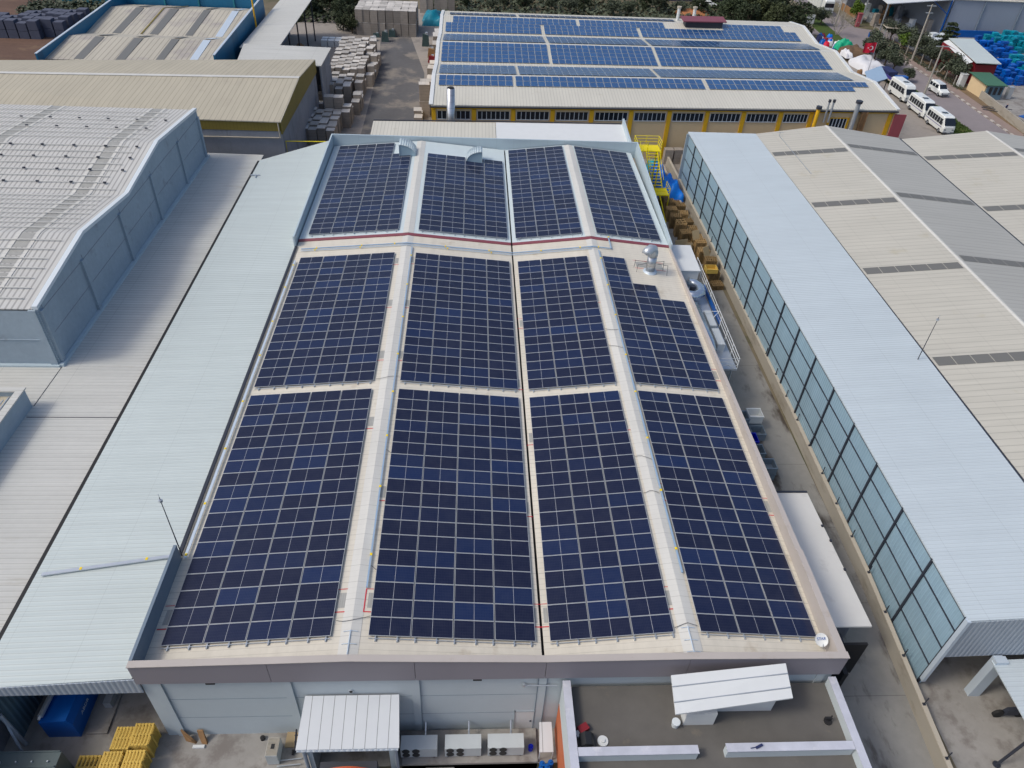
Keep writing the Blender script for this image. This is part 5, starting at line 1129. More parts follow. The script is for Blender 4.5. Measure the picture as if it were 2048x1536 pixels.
# far turquoise wall and grey block stacks on red soil
whole('turquoise_wall', MB().box(-16,22,0,.3,0,7), MT['tealfar'], 'long turquoise sheet wall beyond the soil field at the top left', 'wall', (-73,150,0))
rn = random.Random(11); n = 0
for r_ in range(5):
    for c in range(7):
        x = -89+c*1.9+r_*.3; y = 125.0+r_*1.9+(c>4)*1.5; h = 3.0 if (r_+c) % 3 else 2.6
        if (r_ > 2 and c < 2): continue
        n += 1
        whole('block_stack', MB().box(-.85,.85,-.85,.85,0,h*.48).box(-.83,.83,-.83,.83,h*.5,h), mat('slate pallet block' , (.07,.08,.12), .8, noise=((2,.12),)) if n == 1 else bpy.data.materials['slate pallet block'],
              'slate grey block stack on red soil, %s row, %s from left' % (ORD[r_+1], ORD[c+1]), 'block stack', (x,y,0), 'slate grey block stacks on the soil field')
for i, (x,y,a) in enumerate(((-72,122,.3),(-70.5,117,.1))):
    whole('water_puddle', lambda_pud(x) if 0 else MB().prism([(1.6*math.cos(k*.5)*(1+.2*math.sin(3*k)),.7*math.sin(k*.5)*(1+.2*math.cos(2*k))) for k in range(12)], 'z', 0, .01), MT['parapet_blue'], '%s pale puddle on the red soil' % ('upper' if i == 0 else 'lower'), 'puddle', (x,y,.01), 'pale puddles on the soil')

# ================================================================== yard bales between the left warehouses and the yellow one
bn = 0
def bales(prefix, x0, y0, nx, ny, sx, sy, h, layers=1, skip=(), jit=.1, hs=None, grp='pale topped bales in the yard'):
    global bn
    for r_ in range(ny):
        for c in range(nx):
            if (c, r_) in skip: continue
            rn = random.Random(bn*3+1); bn += 1
            hh_ = h*(hs[(c+r_) % len(hs)] if hs else 1)
            x, y = x0+c*sx+rn.uniform(-jit,jit), y0+r_*sy+rn.uniform(-jit,jit)
            for l in range(layers):
                t = thing('wrapped_bale', '%s, %s column from left, %s row%s' % (prefix, ORD[c+1], ORD[r_+1], ('' if layers == 1 else (', %s layer' % ('lower','upper')[l]))), 'bale', (x,y,l*hh_), grp)
                t.rotation_euler = (0,0,rn.uniform(-.09,.09))
                MBb = MB().box(-sx/2+.03,sx/2-.03,-sy/2+.03,sy/2-.03,0,hh_-.05)
                o = MBb.build('bale_body', MT['bale_side']); o.parent = t
                o = MB().box(-sx/2+.01,sx/2-.01,-sy/2+.01,sy/2-.01,hh_-.05,hh_-.0).build('bale_top', MT['bale_top']); o.parent = t
bales('pale carton bale of the big front block', -25.6, 79.6, 4, 7, 1.15, 1.15, 2.3, 1, hs=(1,.96,1.06,.92))
bales('brown bale behind the big front block', -23.4, 87.9, 2, 1, 1.35, 1.3, 1.9, 2)
bales('low brown bale right of the front block', -20.9, 86.4, 1, 3, 1.2, 1.3, 2.3, hs=(1,1.15,.8))
bales('small bale near the khaki wall', -25.4, 90.6, 3, 3, 1.2, 1.3, 1.9, hs=(1,.7,1.3))
bales('single bale at the lane edge', -20.2, 91.8, 1, 3, 1.2, 1.6, 1.9, hs=(1,1.3,.8))
bales('tall bale of the second block', -25.7, 96.6, 4, 5, 1.15, 1.3, 2.5, hs=(1,1.1,.85,1.02))
bales('bale beside the lane', -20.6, 97.6, 1, 4, 1.2, 1.5, 1.5, hs=(.8,1.6,1.9,1.1))
bales('white topped bale of the third block', -25.6, 104.4, 5, 6, 1.15, 1.25, 2.8, hs=(1,1.05,.94))
bales('loose pale carton stack by the lane', -19.6, 104.5, 1, 9, 1.1, 1.4, 1.9, hs=(1,.8,1.3,.6))
bales('white topped bale of the fourth block', -26.0, 114.4, 4, 7, 1.2, 1.5, 2.3, hs=(1,1.05,.9))
bales('spare bale of the fourth block', -21.0, 116.6, 1, 5, 1.2, 1.6, 1.7, hs=(1,1.3,.7))
bales('large far bale', -24.8, 135.0, 8, 5, 1.45, 1.6, 2.3, 2)
bales('dark far bale behind the back block', -13.6, 154, 5, 1, 1.5, 1.5, 3.4)
bales('goods bale left of chimney', -9.9, 91.5, 1, 2, 1.6, 1.4, 2.4, 2)
bales('small goods stack left of yellow warehouse', -10.8, 87.2, 1, 3, 1.2, 1.6, 1.5, hs=(1,1.3,.7))
bales('pale goods by the left side of the yellow warehouse', -9.8, 97.0, 1, 9, 1.2, 2.1, 1.4, hs=(1,.6,1.3,.8))
bales('tall goods by the back left of the yellow warehouse', -9.6, 124.0, 1, 4, 1.3, 2.8, 2.3, hs=(.8,1.1,.7))
bales('white pallet goods behind solar roof', -20.3, 71.6, 6, 2, 1.05, 1.1, 2.6, hs=(1,.85,1.06))
for i in range(6):
    whole('white_tank', MB().box(-.55,.55,-.55,.55,.15,1.1).box(-.6,.6,-.6,.6,0,.12), MT['white'], 'white liquid tank cube in the far yard, %s row, %s from left' % (ORD[i//3+1], ORD[i%3+1]), 'tank', (-30.4+1.25*(i%3),126.2+1.5*(i//3),0), 'white tank cubes in the far yard')
for i, (x,y,h,m,s) in enumerate(((-19.6,130.6,1.9,'greengrey','dark green machine in front of the far back block'),(-18.6,134,1.4,'greengrey','second dark green machine by the far back block'),(-11.8,128.5,2.3,'greengrey','dark blue green tank at the lane bend'),(-21.9,130.8,.9,'white','white box in front of the dark green machine'),(-21.6,133.4,.8,'greengrey','low heap of scrap left of the dark machine'),(-19.2,137.0,2.2,'pallet_y','yellowish drum pile before the back block'),(-10.2,118.5,1.2,'redwall','rusty red frame left of the yellow warehouse'),(-10.4,121.6,1.6,'timber','brown crate left of the yellow warehouse'))):
    t = thing('scrap_item', s, 'equipment', (x,y,0), 'equipment scattered in the far yard')
    MB().hexa([(x-.7,y-.6,0),(x+.7,y-.5,0),(x+.6,y+.6,0),(x-.6,y+.6,0)], [(x-.5,y-.5,h),(x+.6,y-.4,h*.8),(x+.4,y+.5,h*.9),(x-.55,y+.4,h*.7)]).build('body', MT[m], t)
    MB().cyl(x+.2,y,h*.7,h*1.05,.25,10).build('cap', MT['steel'], t)
whole('blue_strip', MB().rbox(0,0,1.6,.25,0,.08,.15), MT['blue'], 'thin blue strip lying on the asphalt behind the back annex', 'strip', (-14.3,87.2,.01))
# dark screen of crates far behind the yellow warehouse
t = thing('dark_fence', 'long dark slatted fence far behind the yellow warehouse', 'fence', (27,172,0))
mb = MB()
for k in range(46): mb.box(-6+1.45*k,-6+1.45*k+1.3,171+.06*k,171.3+.06*k,0,4.6)
mb.build('slats', mat('dark violet slats', (.06,.055,.08), .8, noise=((1,.2),)), t)
MB().box(-6,61,171.4,171.5,3.9,4.1).build('rail', MT['darkmetal'], t)
lump('blue_heap', 'heap of bright blue plastic just behind the yellow warehouse', 'heap', (21,141,0), 5, 2.5, 2.2, 'blue_tarp', 21)
lump('blue_heap', 'small scattered blue plastic behind the red vent box', 'heap', (34.5,141,0), 2.5, 1.5, 1.3, 'bluepile', 23)
lump('blue_heap', 'blue and turquoise plastic pile beside the back bale block', 'heap', (-11.2,146,0), 2.2, 3.5, 2.0, 'tealpile', 24)
# ================================================================== vehicles
def loft(mb, secs, m=0):          # list of cross-sections (same point count) joined
    n = len(secs[0]); i0 = len(mb.v)
    for s_ in secs: mb.v += [tuple(p) for p in s_]
    for k in range(len(secs)-1):
        for j in range(n):
            a = i0+k*n+j; b = i0+k*n+(j+1) % n; mb.f.append((a, b, b+n, a+n)); mb.m.append(m)
    mb.f.append(tuple(i0+j for j in range(n-1,-1,-1))); mb.m.append(m)
    mb.f.append(tuple(i0+(len(secs)-1)*n+j for j in range(n))); mb.m.append(m)
def xsec(y, w, zb, zs, zt, wt, r=.12):   # body section facing the travel direction -Y
    return [(-w+r,y,zb),(w-r,y,zb),(w,y,zb+r),(w,y,zs),(wt,y,zt-r),(wt-r,y,zt),(-wt+r,y,zt),(-wt,y,zt-r),(-w,y,zs),(-w,y,zb+r)]
def wheels(t, ys, w, r):
    for y in ys:
        for s in (-1, 1):
            o = MB().tube([(s*(w-.22),y,r),(s*(w+.01),y,r)], r, 16).build('wheel', MT['tyre']); o.parent = t
            h = MB().tube([(s*(w+.005),y,r),(s*(w+.03),y,r)], r*.55, 12).build('rim', MT['chrome']); h.parent = o
def addp(t, name, mb, m, smooth=False):
    o = mb.build(name, MT[m], smooth=smooth); o.parent = t; return o
def minibus(loc, rz, label, L=5.9, W=1.0, H=2.55, nwin=6, stripe=True):
    t = thing('minibus', label, 'minibus', (0,0,0), 'white minibuses parked in a line'); h = L/2
    mb = MB()
    loft(mb, [xsec(-h,W*.86,.42,.95,1.15,W*.8), xsec(-h+.10,W*.95,.32,1.05,1.42,W*.86), xsec(-h+.35,W,.3,1.15,1.7,W*.88), xsec(-h+.85,W,.3,1.25,H-.12,W*.86), xsec(-h+1.2,W,.3,1.25,H,W*.88), xsec(h-.35,W,.3,1.25,H,W*.88), xsec(h-.05,W*.97,.35,1.25,H-.12,W*.86), xsec(h,W*.93,.45,1.2,H-.35,W*.82)])
    addp(t, 'body', mb, 'vehicle')
    addp(t, 'windscreen', MB().hexa([(-W*.84,-h+.05,1.44),(W*.84,-h+.05,1.44),(W*.84,-h+.3,1.40),(-W*.84,-h+.3,1.40)], [(-W*.80,-h+.76,2.36),(W*.80,-h+.76,2.36),(W*.80,-h+1.0,2.33),(-W*.80,-h+1.0,2.33)]), 'glass')
    for s in (-1, 1):
        for k in range(nwin):
            y0 = -h+1.0+(L-1.35)*k/nwin; y1 = y0+(L-1.35)/nwin-.1
            a, b = W*.995, W*.915
            addp(t, 'side_window', MB().hexa([(s*(a-.03),y0,1.3),(s*(a+.012),y0,1.3),(s*(a+.012),y1,1.3),(s*(a-.03),y1,1.3)], [(s*(b-.03),y0,2.1),(s*(b+.012),y0,2.1),(s*(b+.012),y1,2.1),(s*(b-.03),y1,2.1)]), 'glass')
        if stripe: addp(t, 'stripe', MB().box(s*W-.004 if s > 0 else -W-.012, s*W+.012 if s > 0 else -W+.004, -h+.6, h-.3, .98, 1.06), 'stripe')
        addp(t, 'headlight', MB().rbox(s*W*.62,-h+.05,.32,.14,.72,.92), 'chrome')
        addp(t, 'mirror', MB().box(s*(W+.02) if s > 0 else -W-.22, s*(W+.02)+.2 if s > 0 else -W-.02, -h+.75,-h+.85,1.35,1.75), 'glass')
    addp(t, 'bumper', MB().rbox(0,-h-.02,W*1.75,.16,.35,.55), 'chrome')
    addp(t, 'number_plate', MB().rbox(0,-h-.1,.5,.02,.38,.5), 'white')
    addp(t, 'roof_hatch', MB().rbox(0,-.3,.85,.7,H+.005,H+.05), 'glass')
    wheels(t, (-h+1.05, h-1.25), W, .36)
    t.location = loc; t.rotation_euler = (0,0,rz); return t
minibus((71.4,107.0,0), .02, 'white minibus with plain sides, farthest of the three parked minibuses', L=6.2, H=2.7, stripe=False, nwin=5)
minibus((71.15,99.3,0), .0, 'white minibus with violet stripe, middle of the three parked minibuses')
minibus((71.0,92.6,0), .0, 'white minibus with violet stripe, nearest of the three parked minibuses')
t = thing('passenger_van', 'small white van driving on the road beside the parked minibuses', 'van', (0,0,0))
mb = MB(); loft(mb, [xsec(-2.15,.78,.35,.75,.85,.7), xsec(-2.0,.87,.28,.8,.95,.8), xsec(-1.15,.88,.26,.95,1.15,.8), xsec(-.55,.88,.26,1.05,1.75,.68), xsec(-.2,.88,.26,1.05,1.84,.7), xsec(1.9,.88,.26,1.05,1.84,.72), xsec(2.15,.85,.35,1.0,1.6,.7)])
addp(t, 'body', mb, 'vehicle')
addp(t, 'windscreen', MB().hexa([(-.68,-1.18,1.16),(.68,-1.18,1.16),(.68,-1.1,1.1),(-.68,-1.1,1.1)], [(-.6,-.60,1.74),(.6,-.60,1.74),(.6,-.5,1.7),(-.6,-.5,1.7)]), 'glass')
for s in (-1,1):
    for y0, y1 in ((-.7,.15),(.25,1.05),(1.15,1.9)):
        addp(t, 'side_window', MB().hexa([(s*.85,y0,1.12),(s*.892,y0,1.12),(s*.892,y1,1.12),(s*.85,y1,1.12)], [(s*.73,y0+.15,1.62),(s*.765,y0+.15,1.62),(s*.765,y1,1.62),(s*.73,y1,1.62)]), 'glass')
    addp(t, 'headlight', MB().rbox(s*.62,-2.1,.25,.14,.6,.78), 'chrome')
addp(t, 'grille', MB().rbox(0,-2.13,1.2,.1,.32,.55), 'darkmetal'); addp(t, 'bumper', MB().rbox(0,-2.16,1.5,.08,.26,.34), 'chrome')
wheels(t, (-1.4,1.35), .88, .32); t.location = (79.6,109.8,0.012); t.rotation_euler = (0,0,.05)
# tipper truck far up the road
t = thing('tipper_truck', 'white tipper lorry with a long ribbed body at the top of the road', 'truck', (0,0,0))
mb = MB(); loft(mb, [xsec(-5.6,1.2,.6,1.6,3.2,1.1), xsec(-5.4,1.25,.5,1.6,3.4,1.15), xsec(-3.9,1.25,.5,1.6,3.6,1.15), xsec(-3.7,1.2,.6,1.6,3.4,1.1)]); addp(t, 'cab', mb, 'vehicle')
addp(t, 'windscreen', MB().rbox(0,-5.6,2.1,.1,1.9,2.8), 'glass'); addp(t, 'grille', MB().rbox(0,-5.62,1.8,.08,.9,1.5), 'chrome')
addp(t, 'tipper_body', MB().hexa([(-1.25,-3.5,1.1),(1.25,-3.5,1.1),(1.25,5.5,1.1),(-1.25,5.5,1.1)], [(-1.3,-3.5,3.2),(1.3,-3.5,3.2),(1.3,5.5,3.2),(-1.3,5.5,3.2)]), 'vehicle')
addp(t, 'load_cover', MB().rbox(0,1,2.3,8.6,3.2,3.26), 'glass')
for k in range(8): addp(t, 'body_rib', MB().box(-1.35,1.35,-3.3+1.2*k,-3.2+1.2*k,1.1,3.15), 'vehicle')
addp(t, 'chassis', MB().rbox(0,0,1.0,10.5,.7,1.08), 'darkmetal'); wheels(t, (-4.6,1.0,2.6,4.2), 1.2, .5)
t.location = (79.7,169.0,0.012); t.rotation_euler = (0,0,-.02)
t = thing('parked_car', 'pale car beside the dark fence at the top of the picture', 'car', (0,0,0))
mb = MB(); loft(mb, [xsec(-2.1,.75,.35,.6,.75,.7,.08), xsec(-1.2,.85,.3,.8,.95,.75,.08), xsec(-.5,.85,.3,.85,1.42,.65,.08), xsec(1.0,.85,.3,.85,1.42,.65,.08), xsec(1.7,.85,.3,.8,1.0,.7,.08), xsec(2.1,.78,.35,.7,.85,.7,.08)]); addp(t,'body',mb,'vehicle')
addp(t, 'window_band', MB().rbox(0,.2,1.56,1.7,.95,1.3), 'glass'); wheels(t, (-1.3,1.35), .85, .3); t.location = (52.5,168.5,0); t.rotation_euler = (0,0,1.5)
# long blue and white flatbed behind the farthest bus
t = thing('flatbed_lorry', 'long flatbed lorry with blue and cream sides behind the farthest minibus', 'truck', (0,0,0))
addp(t,'bed',MB().rbox(0,0,2.1,6.5,.9,1.15),'cream'); addp(t,'side_board',MB().box(-1.08,-1.02,-3.2,3.2,1.15,1.6),'stripe'); addp(t,'cab',MB().rbox(0,-3.9,2.0,1.2,.5,2.2),'blue'); addp(t,'cover',MB().rbox(.1,.8,1.7,3.6,1.16,2.0),'navy'); wheels(t,(-3.4,2.0),1.05,.4); t.location=(72.9,115.6,0); t.rotation_euler=(0,0,.05)

# ================================================================== heaps between the yellow warehouse and the road
lump('white_sheet_heap', 'big white crumpled sheeting over a long heap under the red flag', 'heap', (72.6,124.0,0), 2.6, 4.6, 1.6, 'white_tarp', 31)
lump('white_sheet_heap', 'small white roll of sheeting on the brown heap', 'heap', (70.6,129.6,0.5), .8, 1.8, 1.1, 'white_tarp', 33)
lump('earth_heap', 'brown earth heap partly under green sheeting', 'heap', (72.9,132.0,0), 2.3, 3.6, 1.7, 'soilheap', 35)
lump('green_sheet', 'bright green sheet draped on the brown heap', 'sheet', (72.4,135.2,.4), 1.9, 1.3, 1.6, 'green_tarp', 37)
lump('clay_heap', 'orange clay heap behind the red vent box', 'heap', (47,160,0), 4, 3, 1.2, 'clay', 25)
rn = random.Random(5)
bagm = ['blue','redwall','white','flagred','tealpile','navy','white','blue_tarp']
BW_ = ['blue','dark red','white','red','turquoise','navy','pale','bright blue']
for i in range(18):
    o = lump('filled_bag', '%s sack in the coloured sack row, %s from the near end' % (BW_[i % 8], ORD[i+1]), 'sack', (70.6+rn.uniform(-1,1.6),136.2+i*.42,0), .62, .55, 1.0+rn.uniform(-.2,.3), bagm[i % 8], 40+i, 6, 'coloured sacks by the yellow warehouse corner', .35)
for i, (x,y,h,m,s) in enumerate(((71.3,118.3,1.2,'darkmetal','dark drum among the clutter behind the far minibus'),(70.2,117.0,1.0,'flagred','red canister in the clutter'),(70.9,116.2,.9,'blue','blue canister in the clutter'),(69.7,114.9,1.1,'white','round white tank in the clutter'),(72.4,119.2,1.4,'greengrey','dark box beside the white sheeting'),(68.8,118.6,1.0,'timber','rusty scrap pile beside the white sheeting'),(73.6,117.8,1.5,'bucket','pale pipes bundle behind the lorry'),(69.3,112.3,1.3,'steel','grey tank beside the tilted collector'))):
    whole('clutter_item', MB().cyl(0,0,0,h,.55,12,r1=.45).cyl(.2,.1,h,h+.15,.2,8), MT[m], s, 'container', (x,y,0), 'clutter behind the minibuses')
# flag
t = thing('red_flag', 'red flag with white crescent and star on a pole above white sheeting', 'flag', (70.9,119.8,0))
MB().cyl(70.9,119.8,0,5.6,.05,8).build('pole', MT['steel'], t)
mb = MB(); nx = 8
P_ = [[(68.7+2.2*i/nx, 119.8+.12*math.sin(i*1.1), 5.5-1.7*j/2-.08*math.sin(i*.8)) for i in range(nx+1)] for j in range(3)]
for j in range(2):
    for i in range(nx): mb.quad(P_[j][i],P_[j+1][i],P_[j+1][i+1],P_[j][i+1])
fl = mb.build('cloth', MT['flagred'], t)
cr = [(70.0-.38*math.cos(a), 119.64, 4.65+.38*math.sin(a)) for a in [R(40)+R(280)*k/14 for k in range(15)]]
ci = [(69.92-.29*math.cos(a)-.0, 119.64, 4.65+.29*math.sin(a)) for a in [R(40)+R(280)*k/14 for k in range(15)]]
# (the crescent opens towards the fly)
mb = MB()
for k in range(14): mb.quad(cr[k],cr[k+1],ci[k+1],ci[k])
mb.build('crescent', MT['flagwhite'], t)
st = [(69.45+(.17 if k % 2 == 0 else .07)*math.cos(R(36*k)), 119.63, 4.65+(.17 if k % 2 == 0 else .07)*math.sin(R(36*k))) for k in range(10)]
mb = MB(); mb.v = st; mb.f = [tuple(range(10))]; mb.m = [0]; mb.build('star', MT['flagwhite'], t)

# ================================================================== right: kiosk, guard hut, hall with canopy, walls and poles
t = thing('red_kiosk', 'dark red walled shed under a wide tilted white roof', 'shed', (92,122,0))
MB().slab([(90.2,112.3,3.9),(97.0,112.4,4.0),(97.4,128.2,4.6),(90.6,128.2,4.5)] if 0 else [(87.8,115.0,4.0),(92.4,114.8,4.0),(94.6,129.0,4.6),(89.6,129.0,4.6)], .12).build('roof', MT['lean_white'], t)
MB().box(88.4,88.6,116,128.5,0,3.9).build('side_wall', MT['redwall'], t); MB().box(88.6,92.5,115.9,116.1,0,3.4).build('front_wall', MT['redwall'], t)
MB().box(92.4,92.6,116,128.5,0,3.9).build('side_wall', MT['redwall'], t)
MB().slab([(86.9,116.2,3.45),(87.9,116.2,3.8),(89.8,129,4.3),(88.8,129,3.95)], .08).build('lower_roof', MT['white'], t)
t = thing('guard_hut', 'small buff hut with dark green roof by the roadside wall', 'hut', (88,110,0))
MB().box(86.4,89.2,107.6,112.6,0,2.5).build('wall', MT['yel_wall'], t)
MB().box(86.6,89.6,107.3,107.58,.0,2.45).build('glazed_front', MT['skirt_dark'], t)
for x in (87.0,87.9,88.8): MB().box(x,x+.5,107.22,107.29,.9,2.1).build('window', MT['glass'], t)
MB().slab([(86.0,106.9,2.55),(89.8,106.9,2.55),(89.9,113.2,2.9),(86.1,113.2,2.9)], .12).build('roof', MT['green_roof'], t)
whole('white_cabinet', MB().box(-.5,.5,-.5,.5,0,2.2).box(-.55,.55,-.55,.55,2.2,2.3), MT['white'], 'white cabinet left of the green roofed hut', 'cabinet', (86.0,114.2,0))
whole('white_cabinet', MB().box(-.4,.4,-.4,.4,0,1.9).box(-.45,.45,-.45,.45,1.9,2.0), MT['steel'], 'pale grey cabinet right of the green roofed hut', 'cabinet', (91.6,108.4,0))
whole('roadside_wall', MB().hexa([(83.6,84,0),(83.9,84,0),(86.5,108,0),(86.2,108,0)], [(83.6,84,1.3),(83.9,84,1.3),(86.5,108,1.3),(86.2,108,1.3)]), MT['lowwall'], 'low cream wall running from the green roofed hut along the road', 'wall')
t = thing('wire_fence', 'wire fence on pale concrete posts along the right side of the road', 'fence', (84.6,130,0))
for k in range(12):
    y = 114+k*3.2; MB().box(84.55,84.7,y,y+.14,0,2.0).build('post', MT['pole'], t)
for z in (.6,1.2,1.8): MB().tube([(84.6,114,z),(84.6,149.3,z)], .015, 4).build('wire', MT['darkmetal'], t)
def pole(x, y, h, label, arms=((.93,1.2),), lean=0):
    t = thing('utility_pole', label, 'pole', (x,y,0), 'poles along the road')
    MB().tube([(x,y,0),(x+lean,y,h)], .2, 8, r1=.12).build('shaft', MT['pole'], t)
    for f, w in arms: MB().box(x+lean*f-w,x+lean*f+w,y-.06,y+.06,h*f,h*f+.14).build('crossarm', MT['steel'], t)
pole(84.2,129.6,10.2,'tall pale concrete pole on the verge across the road from the white sheeting',((.97,.9),(.85,.7)))
pole(76.7,108.9,8.2,'thin dark pole on the verge between minibuses and the small van',((.97,1.2),))
pole(95.5,109.0,9.6,'thick pale pole right of the green roofed hut',((.8,1.3),(.97,1.0)),.6)
pole(78.3,154.8,8.5,'slim pole beside the bare tree at the top of the road',())
whole('broken_branchwork', MB().tube([(-1.6,0,4.6),(-1.2,0,4.0),(0,0,3.9),(1.2,0,4.0),(1.7,0,5.0)],.06,5), MT['twig'], 'pale curved bracket on the thin dark pole', 'bracket', (76.7,108.9,0))
# hall with blue panels far right
hl = thing('grey_hall', 'grey clad hall with blue solar roof and open white canopy at the top right', 'hall', (115,155,0))
MB().box(101.0,150,150.5,150.8,0,7.2).build('front_wall', MT['hall_wall'], hl)
for x in (108.0,116.5): MB().cyl(x,150.3,0,7.0,.12,8).build('downpipe', MT['parapet_in'], hl)
MB().slab([(100.6,150.2,7.3),(150,150.2,7.3),(150,166,8.6),(100.6,166,8.6)], .15).build('roof', MT['yel_roof'], hl)
MB().slab([(103,151.2,7.62),(150,151.2,7.62),(150,164.5,8.72),(99.8+3,164.5,8.72)], .05).build('solar_field', MT['panel_far'], hl)
MB().slab([(100.6,166.1,8.6),(150,166.1,8.6),(150,184,7.2),(100.6,184,7.2)], .15).build('roof', MT['lean_white'], hl)
MB().slab([(84.6,146.8,6.6),(100.5,150.0,7.3),(100.4,172,8.0),(86.0,170,7.6)], .15).build('canopy_roof', MT['white'], hl)
for (x,y,h) in ((84.9,147.1,6.4),(85.6,158,6.8),(86.2,169.5,7.3),(100.2,150.1,7.1)): MB().box(x-.12,x+.12,y-.12,y+.12,0,h).build('canopy_post', MT['steel'] if x < 99 else MT['blue'], hl)
MB().box(100.3,100.6,150.9,172,0,7.0).build('side_wall', MT['hall_wall'], hl); MB().box(86.5,100.2,170,170.3,0,7.0).build('back_wall', MT['concrete_dark'], hl)
MB().tube([(96,150.0,6.9),(100,150.1,4.4)],.08,6).build('brace', MT['blue'], hl)
rn = random.Random(77)
for i in range(14):
    x, y = rn.uniform(88,99), rn.uniform(151,168); m = ['bale_side','steel','white','timber','tealpile','concrete_dark'][i % 6]
    whole('stored_pallet', MB().rbox(0,0,1.3,1.2,0,1.0,rn.uniform(0,1)).rbox(0,0,1.1,1.0,1.0,1.6+rn.random()*1.2,rn.uniform(0,1)), MT[m], '%s goods stack under the white canopy, %s from the left' % ({'bale_side':'brown','steel':'silver','white':'white','timber':'tan','tealpile':'turquoise','concrete_dark':'grey'}[m], ORD[1+i]), 'goods', (88+i*.82,y,0), 'goods under the white canopy')
for i, (x,y) in enumerate(((95.9,145.0),(97.8,143.9),(98.6,145.6),(93.4,139.2),(94.6,140.4))):
    t = thing('tank_cage', 'white caged liquid tank at the canopy forecourt, %s of five from the back left' % ORD[i+1], 'tank', (x,y,0), 'caged white tanks on the forecourt')
    MB().rbox(x,y,1.5,1.3,.15,1.7,.2).build('tank', MT['bucket'], t); MB().rbox(x,y,1.6,1.4,0,.14,.2).build('pallet_base', MT['steel'], t)
whole('blue_low_wall', MB().box(0,12,0,.4,0,1.4), MT['blue'], 'low bright blue barrier before the grey hall wall', 'barrier', (100.5,149.2,0))
# blue and turquoise crate piles: each visible pile of crates is a thing
n = 0
for (x0,y0,nx,ny,mm,nm) in ((101.5,133,4,5,'bluepile','bright blue'),(107,138,5,4,'tealpile','turquoise'),(94.5,116.5,5,5,'bluepile','deep blue'),(101,120,5,5,'tealpile','dark turquoise'),(104.5,112,5,4,'bluepile','mid blue'),(112,146,5,2,'tealpile','green blue')):
    for r_ in range(ny):
        for c in range(nx):
            rn = random.Random(n); n += 1; x, y = x0+c*1.75+rn.uniform(-.3,.3), y0+r_*1.9+rn.uniform(-.3,.3); h = rn.uniform(.9,2.4)
            mb = MB(); k = 0
            while k*.42 < h: mb.rbox(rn.uniform(-.08,.08),rn.uniform(-.08,.08),1.15,.95,k*.42,k*.42+.36,rn.uniform(-.25,.25)); k += 1
            whole('crate_pile', mb, MT[mm], '%s crate pile in the right yard, %s row, %s from left' % (nm, ORD[r_+1], ORD[c+1]), 'crate pile', (x,y,0), 'stacked plastic crates in the right yard')
whole('sign_board', MB().box(-1.6,1.6,0,.15,1.6,3.4).box(-1.3,-1.2,0,.1,0,1.6).box(1.2,1.3,0,.1,0,1.6).box(-1.3,1.3,-.02,0,1.9,3.1), MT['bucket'], 'pale blue sign board on legs at the top right road corner', 'sign', (88.0,174,0))
whole('timber_fence', MB().box(0,.15,0,9,0,1.4), MT['timber'], 'brown fence strip right of the white tipper lorry', 'fence', (86.2,163,0))
whole('gate_column', MB().box(-.4,.4,-.4,.4,0,2.6).box(-.5,.5,-.5,.5,2.6,2.75), MT['pinkwall'], 'dusty red gate column near the bare tree', 'gate column', (83.6,155.4,0))
whole('blue_litter_bin', MB().cyl(0,0,0,.8,.32,12,r1=.38), MT['blue'], 'small blue bin on the pavement by the wire fence', 'bin', (82.6,146.2,.13))
t = thing('flat_canopy', 'small flat cream canopy on posts by the fence below the big white canopy', 'canopy', (84.4,143.5,0))
MB().slab([(83.6,142.2,3.0),(86.6,141.8,3.0),(86.4,144.4,3.1),(83.8,144.6,3.1)], .12).build('roof', MT['cream'], t); MB().cyl(84.2,143.4,0,2.9,.08,8).build('post', MT['steel'], t)
whole('white_road_sign', MB().box(-.9,.9,0,.1,.6,2.4).cyl(-.7,.05,0,.6,.05,6).cyl(.7,.05,0,.6,.05,6), MT['white'], 'pale board on the grass at the top of the road', 'sign', (71.9,153.8,0))
